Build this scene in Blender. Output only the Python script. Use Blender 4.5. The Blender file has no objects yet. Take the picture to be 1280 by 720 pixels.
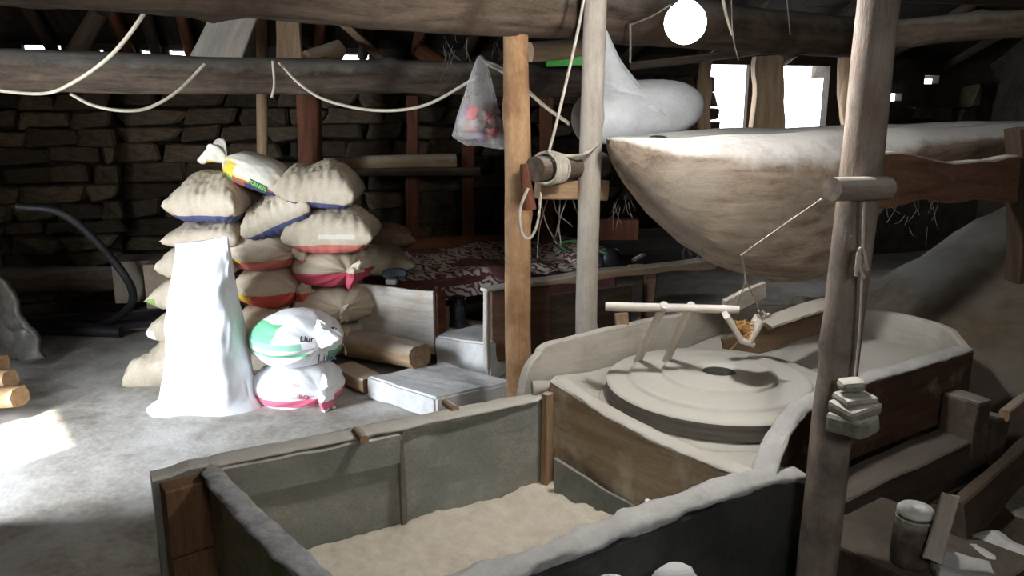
import bpy, bmesh, math, random
from mathutils import Vector, Matrix, noise
random.seed(11)
C = bpy.context.scene.collection
V = Vector
# ------------------------------------------------------------------ camera, sky, light
PITCH = math.radians(13); CH = 1.6; cp, sp_ = math.cos(PITCH), math.sin(PITCH)
cam = bpy.data.objects.new('camera', bpy.data.cameras.new('camera')); C.objects.link(cam)
cam.location = (0, 0, CH); cam.rotation_euler = (math.radians(90) - PITCH, 0, 0)
cam.data.sensor_width = 36; cam.data.lens = 36 * 1000 / 1280
bpy.context.scene.camera = cam
w = bpy.data.worlds.new('sky'); bpy.context.scene.world = w; w.use_nodes = True
w.node_tree.nodes['Background'].inputs[0].default_value = (.86, .93, 1, 1)
w.node_tree.nodes['Background'].inputs[1].default_value = 5.0
vs = bpy.context.scene.view_settings
vs.view_transform = 'Standard'; vs.look = 'None'; vs.gamma = 1; vs.exposure = 0.55
def lamp(name, kind, loc, direction, energy, col, **kw):
    d = bpy.data.lights.new(name, kind); d.energy = energy; d.color = col
    for k, v in kw.items(): setattr(d, k, v)
    o = bpy.data.objects.new(name, d); C.objects.link(o); o.location = loc
    o.rotation_euler = V(direction).to_track_quat('-Z', 'Y').to_euler(); return o
lamp('sun', 'SUN', (-6, -2, 8), (.54, .84, -1.17), 14, (1, .95, .88), angle=math.radians(1.5))
lamp('door_daylight', 'AREA', (-3.10, 2.50, 1.0), (.80, .60, -.16), 44, (.80, .89, 1), shape='RECTANGLE', size=.6, size_y=1.7, spread=math.radians(115))
lamp('opening_daylight', 'AREA', (2.55, 7.75, 1.58), (-.2, -1, -.35), 4, (.95, .98, 1), shape='RECTANGLE', size=1.2, size_y=.6)
BULB = V((.506, 2.45, 1.829))
BULB_E = 235
lamp('front_fill', 'AREA', (.80, -.20, 2.0), (-.05, 1, -.38), 10, (1, .98, .95), shape='RECTANGLE', size=.5, size_y=.4)  # added fill lamp from the front; the front wall has no opening

def P(px, py, Y):           # point of the place on the picture ray at depth Y
    u, v = (px - 640) / 1000, (360 - py) / 1000
    t = Y / (cp + sp_ * v); return V((u * t, Y, CH + t * (-sp_ + cp * v)))
def G(px, py, z=0):         # point of the place at height z
    u, v = (px - 640) / 1000, (360 - py) / 1000
    t = (z - CH) / (-sp_ + cp * v); return V((u * t, t * (cp + sp_ * v), z))

# ------------------------------------------------------------------ object helpers
WM = {}
def link(name, me, mat=None, parent=None, M=None):
    o = bpy.data.objects.new(name, me); C.objects.link(o)
    M = M or Matrix()
    if mat and me and not me.materials: me.materials.append(mat)
    WM[o.name] = M
    if parent:
        o.parent = parent; o.matrix_basis = WM[parent.name].inverted() @ M
    else: o.matrix_basis = M
    return o
def tag(o, label, cat, group=None, kind=None):
    if label: o['label'] = label
    if cat: o['category'] = cat
    if group: o['group'] = group
    if kind: o['kind'] = kind
    return o
def thing(name, label, cat, loc=(0, 0, 0), group=None, rz=0):
    return tag(link(name, None, M=Matrix.Translation(V(loc)) @ Matrix.Rotation(rz, 4, 'Z')), label, cat, group)
def mesh(name, vs_, fs, smooth=True):
    me = bpy.data.meshes.new(name); me.from_pydata([tuple(v) for v in vs_], [], fs); me.update()
    if smooth: me.polygons.foreach_set('use_smooth', [True] * len(me.polygons))
    return me
def frm(o, z, x=None):
    z = V(z).normalized(); x = V(x) if x else (V((0, 0, 1)) if abs(z.z) < .9 else V((1, 0, 0)))
    y = z.cross(x).normalized(); x = y.cross(z).normalized()
    M = Matrix((x, y, z)).transposed().to_4x4(); M.translation = V(o); return M
def nz(p, s=1, seed=0): return noise.noise(V(p) * s + V((seed * 7.3, seed * 3.1, seed * 1.7)))
def loft(rings, cap=True):   # rings: lists of points, same length, closed loops
    n = len(rings[0]); vs_ = [p for r in rings for p in r]; fs = []
    for i in range(len(rings) - 1):
        for j in range(n):
            a, b = i * n + j, i * n + (j + 1) % n
            fs.append((a, b, b + n, a + n))
    if cap:
        for i, rev in ((0, True), (len(rings) - 1, False)):
            c = sum((V(p) for p in rings[i]), V()) / n; k0 = len(vs_); vs_ = vs_ + list(rings[i]) + [c]; k = k0 + n
            for j in range(n):
                a, b = k0 + j, k0 + (j + 1) % n
                fs.append((b, a, k) if rev else (a, b, k))
    return vs_, fs
def spline(pts, n):
    pts = [V(p) for p in pts]; out = []
    if len(pts) == 2: return [pts[0].lerp(pts[1], i / n) for i in range(n + 1)]
    q = [2 * pts[0] - pts[1]] + pts + [2 * pts[-1] - pts[-2]]
    for i in range(1, len(q) - 2):
        for k in range(n):
            t = k / n; a, b, c, d = q[i - 1:i + 3]
            out.append(.5 * ((2 * b) + (c - a) * t + (2 * a - 5 * b + 4 * c - d) * t * t + (3 * b - a - 3 * c + d) * t ** 3))
    out.append(pts[-1]); return out
def log(name, p0, p1, r0, r1, mat, parent=None, rough=.1, seed=0, n=20, sag=0, flat=0, knots=3, step=.05, M=None):
    p0, p1 = V(p0), V(p1); L = (p1 - p0).length; M = frm(p0, p1 - p0)
    rnd = random.Random(seed); kn = [(rnd.random() * L, rnd.random() * 6.28, rnd.uniform(.15, .3)) for _ in range(knots)]
    m = max(3, int(L / step)); rings = []
    for i in range(m + 1):
        t = i / m; r = r0 + (r1 - r0) * t; ring = []
        ox = nz((0, 0, t * L), 1.2, seed) * r * rough * 2; oy = nz((5, 0, t * L), 1.2, seed) * r * rough * 2 
        for j in range(n):
            a = 6.2832 * j / n
            rr = r * (1 + rough * nz((math.cos(a) * 1.2, math.sin(a) * 1.2, t * L * 2.5), 1, seed) + rough * .5 * nz((math.cos(a) * 4, math.sin(a) * 4, t * L * 6), 1, seed))
            for kz, ka, kh in kn:
                d2 = ((t * L - kz) / (r * .5)) ** 2 + (((a - ka + 3.1416) % 6.2832 - 3.1416) / .45) ** 2
                rr += r * kh * math.exp(-d2)
            if i in (0, m): rr *= .97
            x, y = rr * math.cos(a), rr * math.sin(a)
            if flat: x = max(-r * flat, min(r * flat, x))
            ring.append((x + ox + sag * 4 * t * (1 - t), y + oy, t * L))
        rings.append(ring)
    return link(name, mesh(name, *loft(rings)), mat, parent, M)
def tube(name, pts, r, mat, parent=None, n=8, seg=10, wob=0, seed=1, r1=None):
    p = spline(pts, seg); rings = []; up = V((.13, .2, 1)).normalized(); m = len(p)
    for i, q in enumerate(p):
        d = (p[min(i + 1, m - 1)] - p[max(i - 1, 0)]).normalized()
        x = d.cross(up)
        x = x.normalized() if x.length > .05 else V((1, 0, 0)); y = d.cross(x).normalized()
        rr = r if r1 is None else r + (r1 - r) * i / (m - 1)
        rr *= 1 + wob * nz(q, 14, seed)
        rings.append([q + x * rr * math.cos(6.2832 * j / n) + y * rr * math.sin(6.2832 * j / n) for j in range(n)])
    o0 = p[0]; M = Matrix.Translation(o0) if not parent else WM[parent.name].copy()
    Mi = M.inverted(); rings = [[Mi @ q for q in g] for g in rings]
    return link(name, mesh(name, *loft(rings)), mat, parent, M)
def board(name, p0, p1, wid, thick, wdir, mat, parent=None, seed=0, rough=.006, warp=0, nl=None, bev=.006, w1=None, M=None, ends=0):
    """plank from p0 to p1; width along wdir, irregular edges, grain along local Z"""
    p0, p1 = V(p0), V(p1); L = (p1 - p0).length; M = frm(p0, p1 - p0, wdir)
    nl = nl or max(2, int(L / .08)); vs_ = []; w1 = w1 or wid
    b = min(bev, thick * .3)
    rings = []
    for i in range(nl + 1):
        t = i / nl; ww = (wid + (w1 - wid) * t) / 2
        e1 = rough * nz((t * L * 4, 0, 0), 1, seed) * 2; e2 = rough * nz((t * L * 4, 9, 0), 1, seed) * 2
        o = warp * math.sin(t * 3.1416); tk = thick / 2 * (1 + .15 * nz((t * L * 3, 5, 0), 1, seed))
        a, c = ww + e1, -ww + e2
        ring = []
        for x, y in ((a, -tk + b), (a, tk - b), (a - b, tk), (0, tk), (c + b, tk), (c, tk - b), (c, -tk + b), (c + b, -tk), (0, -tk), (a - b, -tk)):
            z = t * L + (ends * nz((x * 30, y * 9, t), 1, seed) if i in (0, nl) else 0)
            ring.append((x, y + o, z))
        rings.append(ring)
    return link(name, mesh(name, *loft(rings), smooth=False), mat, parent, M)
def wallboard(name, path, zt, zb, thick, mat, parent, rough=.006, seed=0, n=14, side=1):
    """upright board following a plan path; zt/zb tops and bottoms at the path points; thickness to the left * side"""
    pts = [V((p[0], p[1], a)) for p, a in zip(path, zt)]; q = spline(pts, n); m = len(q)
    qb = spline([V((p[0], p[1], b)) for p, b in zip(path, zb)], n)
    if len(path) == 2: pass
    M = WM[parent.name]; Mi = M.inverted(); rings = []
    for i in range(m):
        d = (q[min(i + 1, m - 1)] - q[max(i - 1, 0)]); d.z = 0; d.normalize(); nn = V((-d.y, d.x, 0)) * side
        top = q[i].z + rough * 2 * nz(q[i], 9, seed); b = qb[i].z; x0 = V((q[i].x, q[i].y, 0)); r = []
        e = min(.008, thick * .3)
        k = 6
        for j in range(k + 1):
            z = b + (top - e - b) * j / k; r.append(x0 + V((0, 0, z)) + nn * rough * nz((q[i].x * 3, q[i].y * 3, z * 5), 1, seed))
        r.append(x0 + nn * e + V((0, 0, top))); r.append(x0 + nn * (thick - e) + V((0, 0, top)))
        for j in range(k, -1, -1):
            z = b + (top - e - b) * j / k; r.append(x0 + nn * thick + V((0, 0, z)))
        rings.append([Mi @ v for v in r])
    return link(name, mesh(name, *loft(rings), smooth=False), mat, parent, M.copy())
def hf(name, fn, nu, nv, mat, parent=None, M=None, kind=None, skirt=None):
    """surface fn(u,v) in world coordinates; optional skirt down to height skirt"""
    M = M or (WM[parent.name].copy() if parent else Matrix.Translation(V(fn(.5, .5)))); Mi = M.inverted()
    vs_ = [Mi @ V(fn(i / nu, j / nv)) for i in range(nu + 1) for j in range(nv + 1)]
    fs = [(i * (nv + 1) + j, (i + 1) * (nv + 1) + j, (i + 1) * (nv + 1) + j + 1, i * (nv + 1) + j + 1) for i in range(nu) for j in range(nv)]
    if skirt is not None:
        loop = [i * (nv + 1) for i in range(nu + 1)] + [nu * (nv + 1) + j for j in range(1, nv + 1)] + [i * (nv + 1) + nv for i in range(nu - 1, -1, -1)] + [j for j in range(nv - 1, 0, -1)]
        base = len(vs_)
        for a in loop:
            p = M @ V(vs_[a]); p.z = skirt; vs_.append(Mi @ p)
        k = len(loop)
        for i in range(k): fs.append((loop[i], base + i, base + (i + 1) % k, loop[(i + 1) % k]))
        fs.append(tuple(base + i for i in range(k)))
    o = link(name, mesh(name, vs_, fs), mat, parent, M)
    if kind: o['kind'] = kind
    return o
def boxm(name, c, size, mat, parent=None, rz=0, bev=.01, jit=0, seed=0, tilt=(0, 0)):
    bm = bmesh.new(); bmesh.ops.create_cube(bm, size=1)
    for v in bm.verts: v.co = V((v.co.x * size[0], v.co.y * size[1], v.co.z * size[2]))
    bmesh.ops.bevel(bm, geom=bm.edges[:], offset=bev, segments=2, affect='EDGES', profile=.6)
    if jit:
        bmesh.ops.subdivide_edges(bm, edges=[e for e in bm.edges if e.calc_length() > .04], cuts=3, use_grid_fill=True)
        for v in bm.verts: v.co += V((nz(v.co, 8, seed), nz(v.co, 8, seed + 1), nz(v.co, 8, seed + 2))) * jit
    me = bpy.data.meshes.new(name); bm.to_mesh(me); bm.free()
    M = Matrix.Translation(V(c)) @ Matrix.Rotation(rz, 4, 'Z') @ Matrix.Rotation(tilt[0], 4, 'X') @ Matrix.Rotation(tilt[1], 4, 'Y')
    return link(name, me, mat, parent, M)
def lathe(name, prof, loc, mat, parent=None, n=64, cap=False, M=None, wob=0):
    rings = [[((r + wob * nz((math.cos(6.2832 * j / n), math.sin(6.2832 * j / n), z * 3), 1.5)) * math.cos(6.2832 * j / n), (r + wob * nz((math.cos(6.2832 * j / n), math.sin(6.2832 * j / n), z * 3), 1.5)) * math.sin(6.2832 * j / n), z) for j in range(n)] for r, z in prof]
    return link(name, mesh(name, *loft(rings, cap)), mat, parent, M or Matrix.Translation(V(loc)))

# ------------------------------------------------------------------ materials
def N(nt, t, **kw):
    n = nt.nodes.new(t)
    for k, v in kw.items(): setattr(n, k, v)
    return n
def ramp(nt, fac, stops):
    r = N(nt, 'ShaderNodeValToRGB'); nt.links.new(fac, r.inputs[0]); e = r.color_ramp.elements
    while len(e) < len(stops): e.new(.5)
    for el, (p, c) in zip(e, stops): el.position = p; el.color = (*c, 1) if len(c) == 3 else c
    return r.outputs[0]
def mixc(nt, f, a, b):
    m = N(nt, 'ShaderNodeMix', data_type='RGBA')
    for s, v in ((m.inputs[0], f), (m.inputs[6], a), (m.inputs[7], b)):
        if hasattr(v, 'node'): nt.links.new(v, s)
        else: s.default_value = v if not isinstance(v, tuple) else (*v, 1)
    return m.outputs[2]
def mth(nt, op, a, b=None, c=None, clamp=False):
    m = N(nt, 'ShaderNodeMath', operation=op, use_clamp=clamp)
    for s, v in zip(m.inputs, (a, b, c)):
        if v is None: continue
        if hasattr(v, 'node'): nt.links.new(v, s)
        else: s.default_value = v
    return m.outputs[0]
def noi(nt, vec, scale, det=4, rough=.6, dist=0):
    n = N(nt, 'ShaderNodeTexNoise'); nt.links.new(vec, n.inputs['Vector'])
    n.inputs['Scale'].default_value = scale; n.inputs['Detail'].default_value = det
    n.inputs['Roughness'].default_value = rough; n.inputs['Distortion'].default_value = dist
    return n.outputs[0]
FLOUR = (.72, .69, .62)
def mat(name, dark, light, scale=6, stretch=(1, 1, 1), rough=.85, bump=.4, dust=0, fine=40, blotch=None, blotch_amt=.5, bscale=3, dustcol=FLOUR, coord='Object', all_dust=0, spec=.3, bands=None, weave=0, stains=None):
    m = bpy.data.materials.new(name); m.use_nodes = True; nt = m.node_tree; b = nt.nodes['Principled BSDF']
    tc = N(nt, 'ShaderNodeTexCoord'); oc = tc.outputs[coord]
    mp = N(nt, 'ShaderNodeMapping'); nt.links.new(oc, mp.inputs[0]); mp.inputs['Scale'].default_value = stretch
    f1 = noi(nt, mp.outputs[0], scale, 5, .65, .4); f2 = noi(nt, mp.outputs[0], fine, 3, .6)
    f = mth(nt, 'ADD', mth(nt, 'MULTIPLY', f1, .7), mth(nt, 'MULTIPLY', f2, .3))
    col = ramp(nt, f, [(.34, dark), (.64, light)])
    if blotch:
        bl = noi(nt, oc, bscale, 4, .6, .3); k = ramp(nt, bl, [(.47, (0, 0, 0)), (.62, (blotch_amt,) * 3)])
        col = mixc(nt, k, col, blotch)
    if bands:      # printed bands: (axis, lo, hi, colour, noise wobble, clip axis or None, lo, hi)
        sx = N(nt, 'ShaderNodeSeparateXYZ'); nt.links.new(oc, sx.inputs[0])
        for bd in bands:
            ax, lo, hi, c, wb = bd[:5]
            v = mth(nt, 'ADD', sx.outputs[ax], mth(nt, 'MULTIPLY', mth(nt, 'SUBTRACT', noi(nt, oc, 9, 1), .5), wb))
            k = mth(nt, 'MULTIPLY', mth(nt, 'GREATER_THAN', v, lo), mth(nt, 'LESS_THAN', v, hi))
            for i in range(5, len(bd), 3):
                a2, l2, h2 = bd[i:i + 3]
                k = mth(nt, 'MULTIPLY', k, mth(nt, 'MULTIPLY', mth(nt, 'GREATER_THAN', sx.outputs[a2], l2), mth(nt, 'LESS_THAN', sx.outputs[a2], h2)))
            col = mixc(nt, mth(nt, 'MULTIPLY', k, .9), col, c)
    if dust or all_dust:
        g = N(nt, 'ShaderNodeNewGeometry'); s = N(nt, 'ShaderNodeSeparateXYZ'); nt.links.new(g.outputs['Normal'], s.inputs[0])
        dn = noi(nt, tc.outputs['Object'], 7, 5, .7)
        k = mth(nt, 'ADD', mth(nt, 'MULTIPLY', s.outputs[2], 1.0), mth(nt, 'MULTIPLY', mth(nt, 'SUBTRACT', dn, .5), 1.3))
        k = mth(nt, 'MULTIPLY', ramp(nt, k, [(.1, (0, 0, 0)), (.75, (1, 1, 1))]), dust, clamp=True)
        if all_dust: k = mth(nt, 'MAXIMUM', k, mth(nt, 'MULTIPLY', ramp(nt, dn, [(.35, (.3, .3, .3)), (.6, (1, 1, 1))]), all_dust))
        col = mixc(nt, k, col, dustcol)
    nt.links.new(col, b.inputs['Base Color']); b.inputs['Roughness'].default_value = rough
    b.inputs['Specular IOR Level'].default_value = spec
    bp = N(nt, 'ShaderNodeBump'); bp.inputs['Strength'].default_value = bump; bp.inputs['Distance'].default_value = .01
    h = f
    if weave:
        wv = N(nt, 'ShaderNodeTexWave'); nt.links.new(oc, wv.inputs[0]); wv.inputs['Scale'].default_value = weave; wv.bands_direction = 'Z'
        h = mth(nt, 'ADD', f, mth(nt, 'MULTIPLY', wv.outputs[1], .12))
    nt.links.new(h, bp.inputs['Height']); nt.links.new(bp.outputs[0], b.inputs['Normal'])
    return m
def emit(name, col, st):
    m = bpy.data.materials.new(name); m.use_nodes = True; nt = m.node_tree; b = nt.nodes['Principled BSDF']
    b.inputs['Base Color'].default_value = (.9, .9, .9, 1); b.inputs['Emission Color'].default_value = (*col, 1); b.inputs['Emission Strength'].default_value = st; return m
G_ = (8, 8, 1)      # grain along local Z
H_ = (1.2, 1.2, 10)   # horizontal grain for upright boards
m_darkwood = mat('dark_old_wood', (.02, .013, .008), (.08, .052, .033), 3, G_, dust=.1)
m_beam = mat('grey_beam_wood', (.03, .022, .016), (.17, .125, .09), 2.5, G_, dust=.25, blotch=(.05, .03, .02), blotch_amt=.85, bscale=2.5, bump=.8)
m_post1 = mat('peeled_tan_post', (.32, .17, .08), (.64, .41, .23), 1.6, (7, 7, 1), bump=.35, blotch=(.20, .085, .04), blotch_amt=.6, bscale=5)
m_post2 = mat('pale_post', (.22, .18, .14), (.48, .43, .37), 2, (8, 8, .8), bump=.4, all_dust=.3)
m_post3 = mat('floury_post', (.07, .04, .028), (.22, .15, .115), 2.2, (7, 7, 1), bump=.9, all_dust=.25, dust=.4, blotch=(.045, .03, .025), blotch_amt=.7, bscale=6)
m_red = mat('reddish_post', (.06, .02, .011), (.20, .075, .038), 2.2, G_, bump=.4)
m_plank = mat('roof_plank_wood', (.012, .009, .007), (.045, .032, .023), 3, (1, 8, 8), bump=.5)
m_tan = mat('tan_board', (.24, .15, .085), (.48, .33, .20), 2.5, G_, dust=.4)
m_paleboard = mat('pale_board', (.34, .31, .27), (.62, .57, .50), 2.5, G_, dust=.4, blotch=(.40, .29, .18), blotch_amt=.5)
m_brown = mat('brown_board', (.07, .035, .022), (.17, .095, .06), 2.5, H_, dust=.9, blotch=(.07, .04, .03), blotch_amt=.6)
m_traywood = mat('floured_tray_wood', (.42, .38, .31), (.66, .62, .54), 3, H_, all_dust=.55, dust=.9, bump=.5, blotch=(.40, .33, .26), blotch_amt=.5)
m_div = mat('divider_wood', (.34, .24, .15), (.58, .47, .34), 2.5, H_, dust=1, bump=.8, blotch=(.78, .71, .58), blotch_amt=.95, bscale=5)
m_panel = mat('blue_grey_lining', (.16, .18, .17), (.28, .30, .28), 4, rough=.6, dust=.3, blotch=(.42, .41, .37), blotch_amt=.5)
m_lining = mat('floured_plastic_lining', (.20, .205, .18), (.40, .395, .35), 3, (1, 1, 1.5), rough=.5, dust=.8, bump=.8, blotch=(.20, .24, .215), blotch_amt=.5, bscale=3, fine=90)
m_linrim = mat('floured_rim_cover', (.42, .40, .35), (.68, .65, .58), 8, rough=.7, dust=.7, bump=.7, blotch=(.22, .23, .22), blotch_amt=.5, bscale=14)
m_cloth = mat('floury_rim_cloth', (.34, .35, .36), (.64, .65, .66), 8, rough=.8, bump=.8, dust=.4, blotch=(.34, .36, .40), blotch_amt=.5, bscale=9)
m_darkplas = mat('dark_plastic_sheet', (.02, .022, .022), (.07, .074, .074), 4, rough=.45, bump=.5, spec=.5)
m_flour = mat('flour', (.78, .69, .56), (.93, .86, .73), 12, bump=.7, fine=120, rough=1, spec=.05)
m_stone = mat('millstone', (.62, .60, .54), (.76, .74, .68), 4, (1, 1, 6), bump=.12, rough=.95, spec=.1, dust=.7, dustcol=(.80, .78, .71))
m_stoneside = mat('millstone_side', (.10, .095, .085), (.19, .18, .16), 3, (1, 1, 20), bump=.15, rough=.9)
m_bed = mat('bedstone', (.48, .46, .40), (.62, .60, .53), 6, bump=.3, dust=.6)
m_hop = mat('hopper_hollowed_wood', (.13, .09, .065), (.42, .33, .25), 3, (1.2, 9, 9), bump=1.0, dust=1.0, blotch=(.42, .37, .31), blotch_amt=.6, bscale=3, dustcol=(.80, .79, .76))
m_floor = mat('trodden_mud_floor', (.22, .19, .155), (.46, .43, .385), 3.5, bump=1, fine=30, rough=.9, blotch=(.56, .54, .51), blotch_amt=.6, bscale=1.4)
m_conc = mat('pale_mortar_block', (.50, .50, .49), (.74, .73, .71), 6, bump=.5, blotch=(.42, .40, .37), blotch_amt=.5, bscale=6)
m_bank = mat('floury_clay_bank', (.14, .11, .075), (.28, .225, .16), 2.5, bump=1.2, blotch=(.30, .28, .25), blotch_amt=.8, bscale=1.3, fine=18)
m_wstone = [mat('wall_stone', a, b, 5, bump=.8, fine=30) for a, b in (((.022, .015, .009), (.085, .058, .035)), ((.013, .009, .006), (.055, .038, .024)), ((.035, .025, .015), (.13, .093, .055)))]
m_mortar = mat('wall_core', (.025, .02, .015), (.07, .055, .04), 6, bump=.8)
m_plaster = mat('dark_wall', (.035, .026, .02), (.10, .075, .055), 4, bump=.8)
m_rope = mat('white_rope', (.36, .33, .27), (.58, .54, .46), 30, bump=.6)
m_cable = mat('cream_cable', (.34, .29, .22), (.46, .40, .31), 10, rough=.5, bump=.1)
m_black = mat('black_rubber', (.008, .008, .009), (.03, .03, .032), 8, rough=.45, bump=.1, spec=.5)
m_blackfl = mat('black_flask', (.012, .012, .014), (.03, .03, .033), 8, rough=.25, bump=.05, spec=.6)
m_metal = mat('rusty_metal', (.04, .035, .03), (.15, .12, .10), 9, rough=.6, dust=.7)
m_wcap = mat('white_cap', (.6, .6, .57), (.8, .8, .76), 10, rough=.5, bump=.1)
m_grain = mat('golden_grain', (.45, .24, .07), (.75, .47, .18), 60, bump=1)
m_weight = mat('floured_weight_stone', (.10, .10, .08), (.26, .26, .21), 14, bump=1, dust=.9, blotch=(.42, .42, .36))
m_stick = mat('pale_stick', (.52, .44, .36), (.76, .70, .62), 3, G_, bump=.25, dust=.8, dustcol=(.84, .83, .8))
m_cob = mat('cobweb_thread', (.16, .14, .12), (.26, .24, .21), 10)
m_fire = mat('split_firewood', (.30, .17, .08), (.58, .38, .21), 3, G_)
m_burlap = mat('burlap', (.16, .10, .055), (.30, .20, .12), 10, bump=.6)
m_green = mat('green_plastic', (.05, .30, .05), (.10, .42, .08), 4, rough=.4)
m_bluecl = mat('blue_cloth', (.10, .14, .19), (.20, .26, .33), 5)
TAN = ((.40, .33, .24), (.56, .475, .36)); WH = ((.80, .80, .81), (.90, .90, .91))
def sackmat(name, cols, bands=None, **kw):
    return mat(name, cols[0], cols[1], 5, bump=.25, fine=70, rough=.6, bands=bands, weave=60, **kw)
BLUE, RED, PINK, MAG, YEL, GRN = (.03, .045, .16), (.55, .05, .03), (.52, .12, .10), (.42, .02, .07), (.72, .52, .05), (.10, .50, .22)

# blanket: cream zigzag on maroon, flat print
def blanket_mat():
    m = bpy.data.materials.new('patterned_blanket'); m.use_nodes = True; nt = m.node_tree; b = nt.nodes['Principled BSDF']
    tc = N(nt, 'ShaderNodeTexCoord'); oc = tc.outputs['Object']
    wv = N(nt, 'ShaderNodeTexWave', wave_type='BANDS', bands_direction='DIAGONAL'); nt.links.new(oc, wv.inputs[0])
    wv.inputs['Scale'].default_value = 6.5; wv.inputs['Distortion'].default_value = 9; wv.inputs['Detail'].default_value = 1.5; wv.inputs['Detail Scale'].default_value = 2.2
    k = ramp(nt, wv.outputs[1], [(.30, (0, 0, 0)), (.42, (1, 1, 1))])
    big = ramp(nt, noi(nt, oc, 1.6, 1, .4), [(.58, (1, 1, 1)), (.61, (.06, .06, .06))])
    col = mixc(nt, mth(nt, 'MULTIPLY', k, big), (.16, .05, .05), (.62, .53, .46))
    nt.links.new(col, b.inputs['Base Color']); b.inputs['Roughness'].default_value = .95
    bp = N(nt, 'ShaderNodeBump'); bp.inputs['Strength'].default_value = .5; bp.inputs['Distance'].default_value = .01
    nt.links.new(noi(nt, oc, 30, 3), bp.inputs['Height']); nt.links.new(bp.outputs[0], b.inputs['Normal']); return m
m_blanket = blanket_mat()
def film(name, base, alpha, rough=.25):
    m = bpy.data.materials.new(name); m.use_nodes = True; nt = m.node_tree; b = nt.nodes['Principled BSDF']
    b.inputs['Base Color'].default_value = (*base, 1); b.inputs['Roughness'].default_value = rough
    tc = N(nt, 'ShaderNodeTexCoord'); k = ramp(nt, noi(nt, tc.outputs['Object'], 12, 3), [(.3, (alpha * .8,) * 3), (.7, (min(1, alpha * 1.25),) * 3)])
    nt.links.new(k, b.inputs['Alpha']); return m

# ------------------------------------------------------------------ setting: floor, walls, roof
AX = V((.81, .586, 0)).normalized(); WL = V((-.586, .81, 0)).normalized()      # house axes
fl = hf('floor', lambda u, v: (-6.2 + 12 * u, -2 + 11.5 * v, .010 * nz((u * 12, v * 11.5, 0), 1.6) + .004 * nz((u * 12, v * 11.5, 0), 9)), 220, 210, m_floor, M=Matrix.Translation((0, 4, 0)))
fl['kind'] = 'structure'
def wy(x): return 7.21 + .3 * x                        # inner face of the back wall
wdir = V((1, .3, 0)).normalized(); wn = V((.3, -1, 0)).normalized()   # wn points into the room
wb = link('wall_back', None, M=Matrix.Translation((0, 7.21, 0))); wb['kind'] = 'structure'
def slabX(x0, x1, z0, z1, name='wall_core', th=.3, off=-.16, mt=None):
    a = V((x0, wy(x0), 0)) + wn * (off - th / 2 + .0); b = V((x1, wy(x1), 0)) + wn * (off - th / 2)
    c = (a + b) / 2; c.z = (z0 + z1) / 2
    return boxm(name, c, ((b - a).length, th, z1 - z0), mt or m_mortar, wb, rz=math.atan2(.3, 1), bev=.003)
def ztop(x): return 2.0 - .035 * (min(max(x, -4), -1) + 4) + .02
core = [(-5.4, 1.92), (2.36, 2.62), (3.2, 5.2)]
WIN = [(1.93, 2.34), (2.64, 3.25)]; SILL, HEAD = 1.2, 1.95
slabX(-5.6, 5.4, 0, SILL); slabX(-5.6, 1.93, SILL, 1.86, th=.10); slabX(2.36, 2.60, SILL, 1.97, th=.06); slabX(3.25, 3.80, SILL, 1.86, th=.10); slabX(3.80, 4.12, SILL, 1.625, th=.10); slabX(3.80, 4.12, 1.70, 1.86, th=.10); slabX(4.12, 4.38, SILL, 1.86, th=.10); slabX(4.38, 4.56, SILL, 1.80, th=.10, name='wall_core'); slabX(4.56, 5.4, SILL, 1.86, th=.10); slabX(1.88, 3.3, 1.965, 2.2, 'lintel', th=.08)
# wall-top slots of daylight between the wall head and the roof: blocks fill the rest
def xat(px, py):
    u, v = (px - 640) / 1000, (360 - py) / 1000; k = u / (cp + sp_ * v); Y = 7.21 / (1 - .3 * k); return k * Y
gaps = [(20, 70), (118, 124), (172, 190), (208, 232), (320, 325), (418, 465)]
xs = [-5.6]
for a, b in gaps: xs += [xat(a, 65), xat(b, 65)]
xs.append(1.93)
for i in range(0, len(xs), 2):
    x0, x1 = xs[i], xs[i + 1]; slabX(x0, x1, 1.858, 2.14, 'wall_head_block', th=.1)
for i in range(1, len(xs) - 1, 2):
    x0, x1 = xs[i], xs[i + 1]; z = P(0, 70 if i > 2 else 61, (wy(x0) + .15)).z if i < 9 else P(0, 74, wy(x0) + .15).z
    slabX(x0, x1, 1.858, max(1.87, z), 'wall_head_block'); slabX(x0, x1, max(1.87, z) + .05, 2.14, 'wall_head_block')
# right of the openings, broken wall head with slits of light
for x0, x1, z0, z1 in ((3.25, 4.38, 1.858, 2.2), (4.38, 4.56, 1.885, 2.2), (4.56, 4.62, 1.858, 2.2), (4.62, 4.67, 1.858, 1.87), (4.62, 4.67, 1.91, 2.2), (4.67, 5.4, 1.858, 2.2)):
    slabX(x0, x1, z0, z1, 'wall_head_block')
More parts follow.
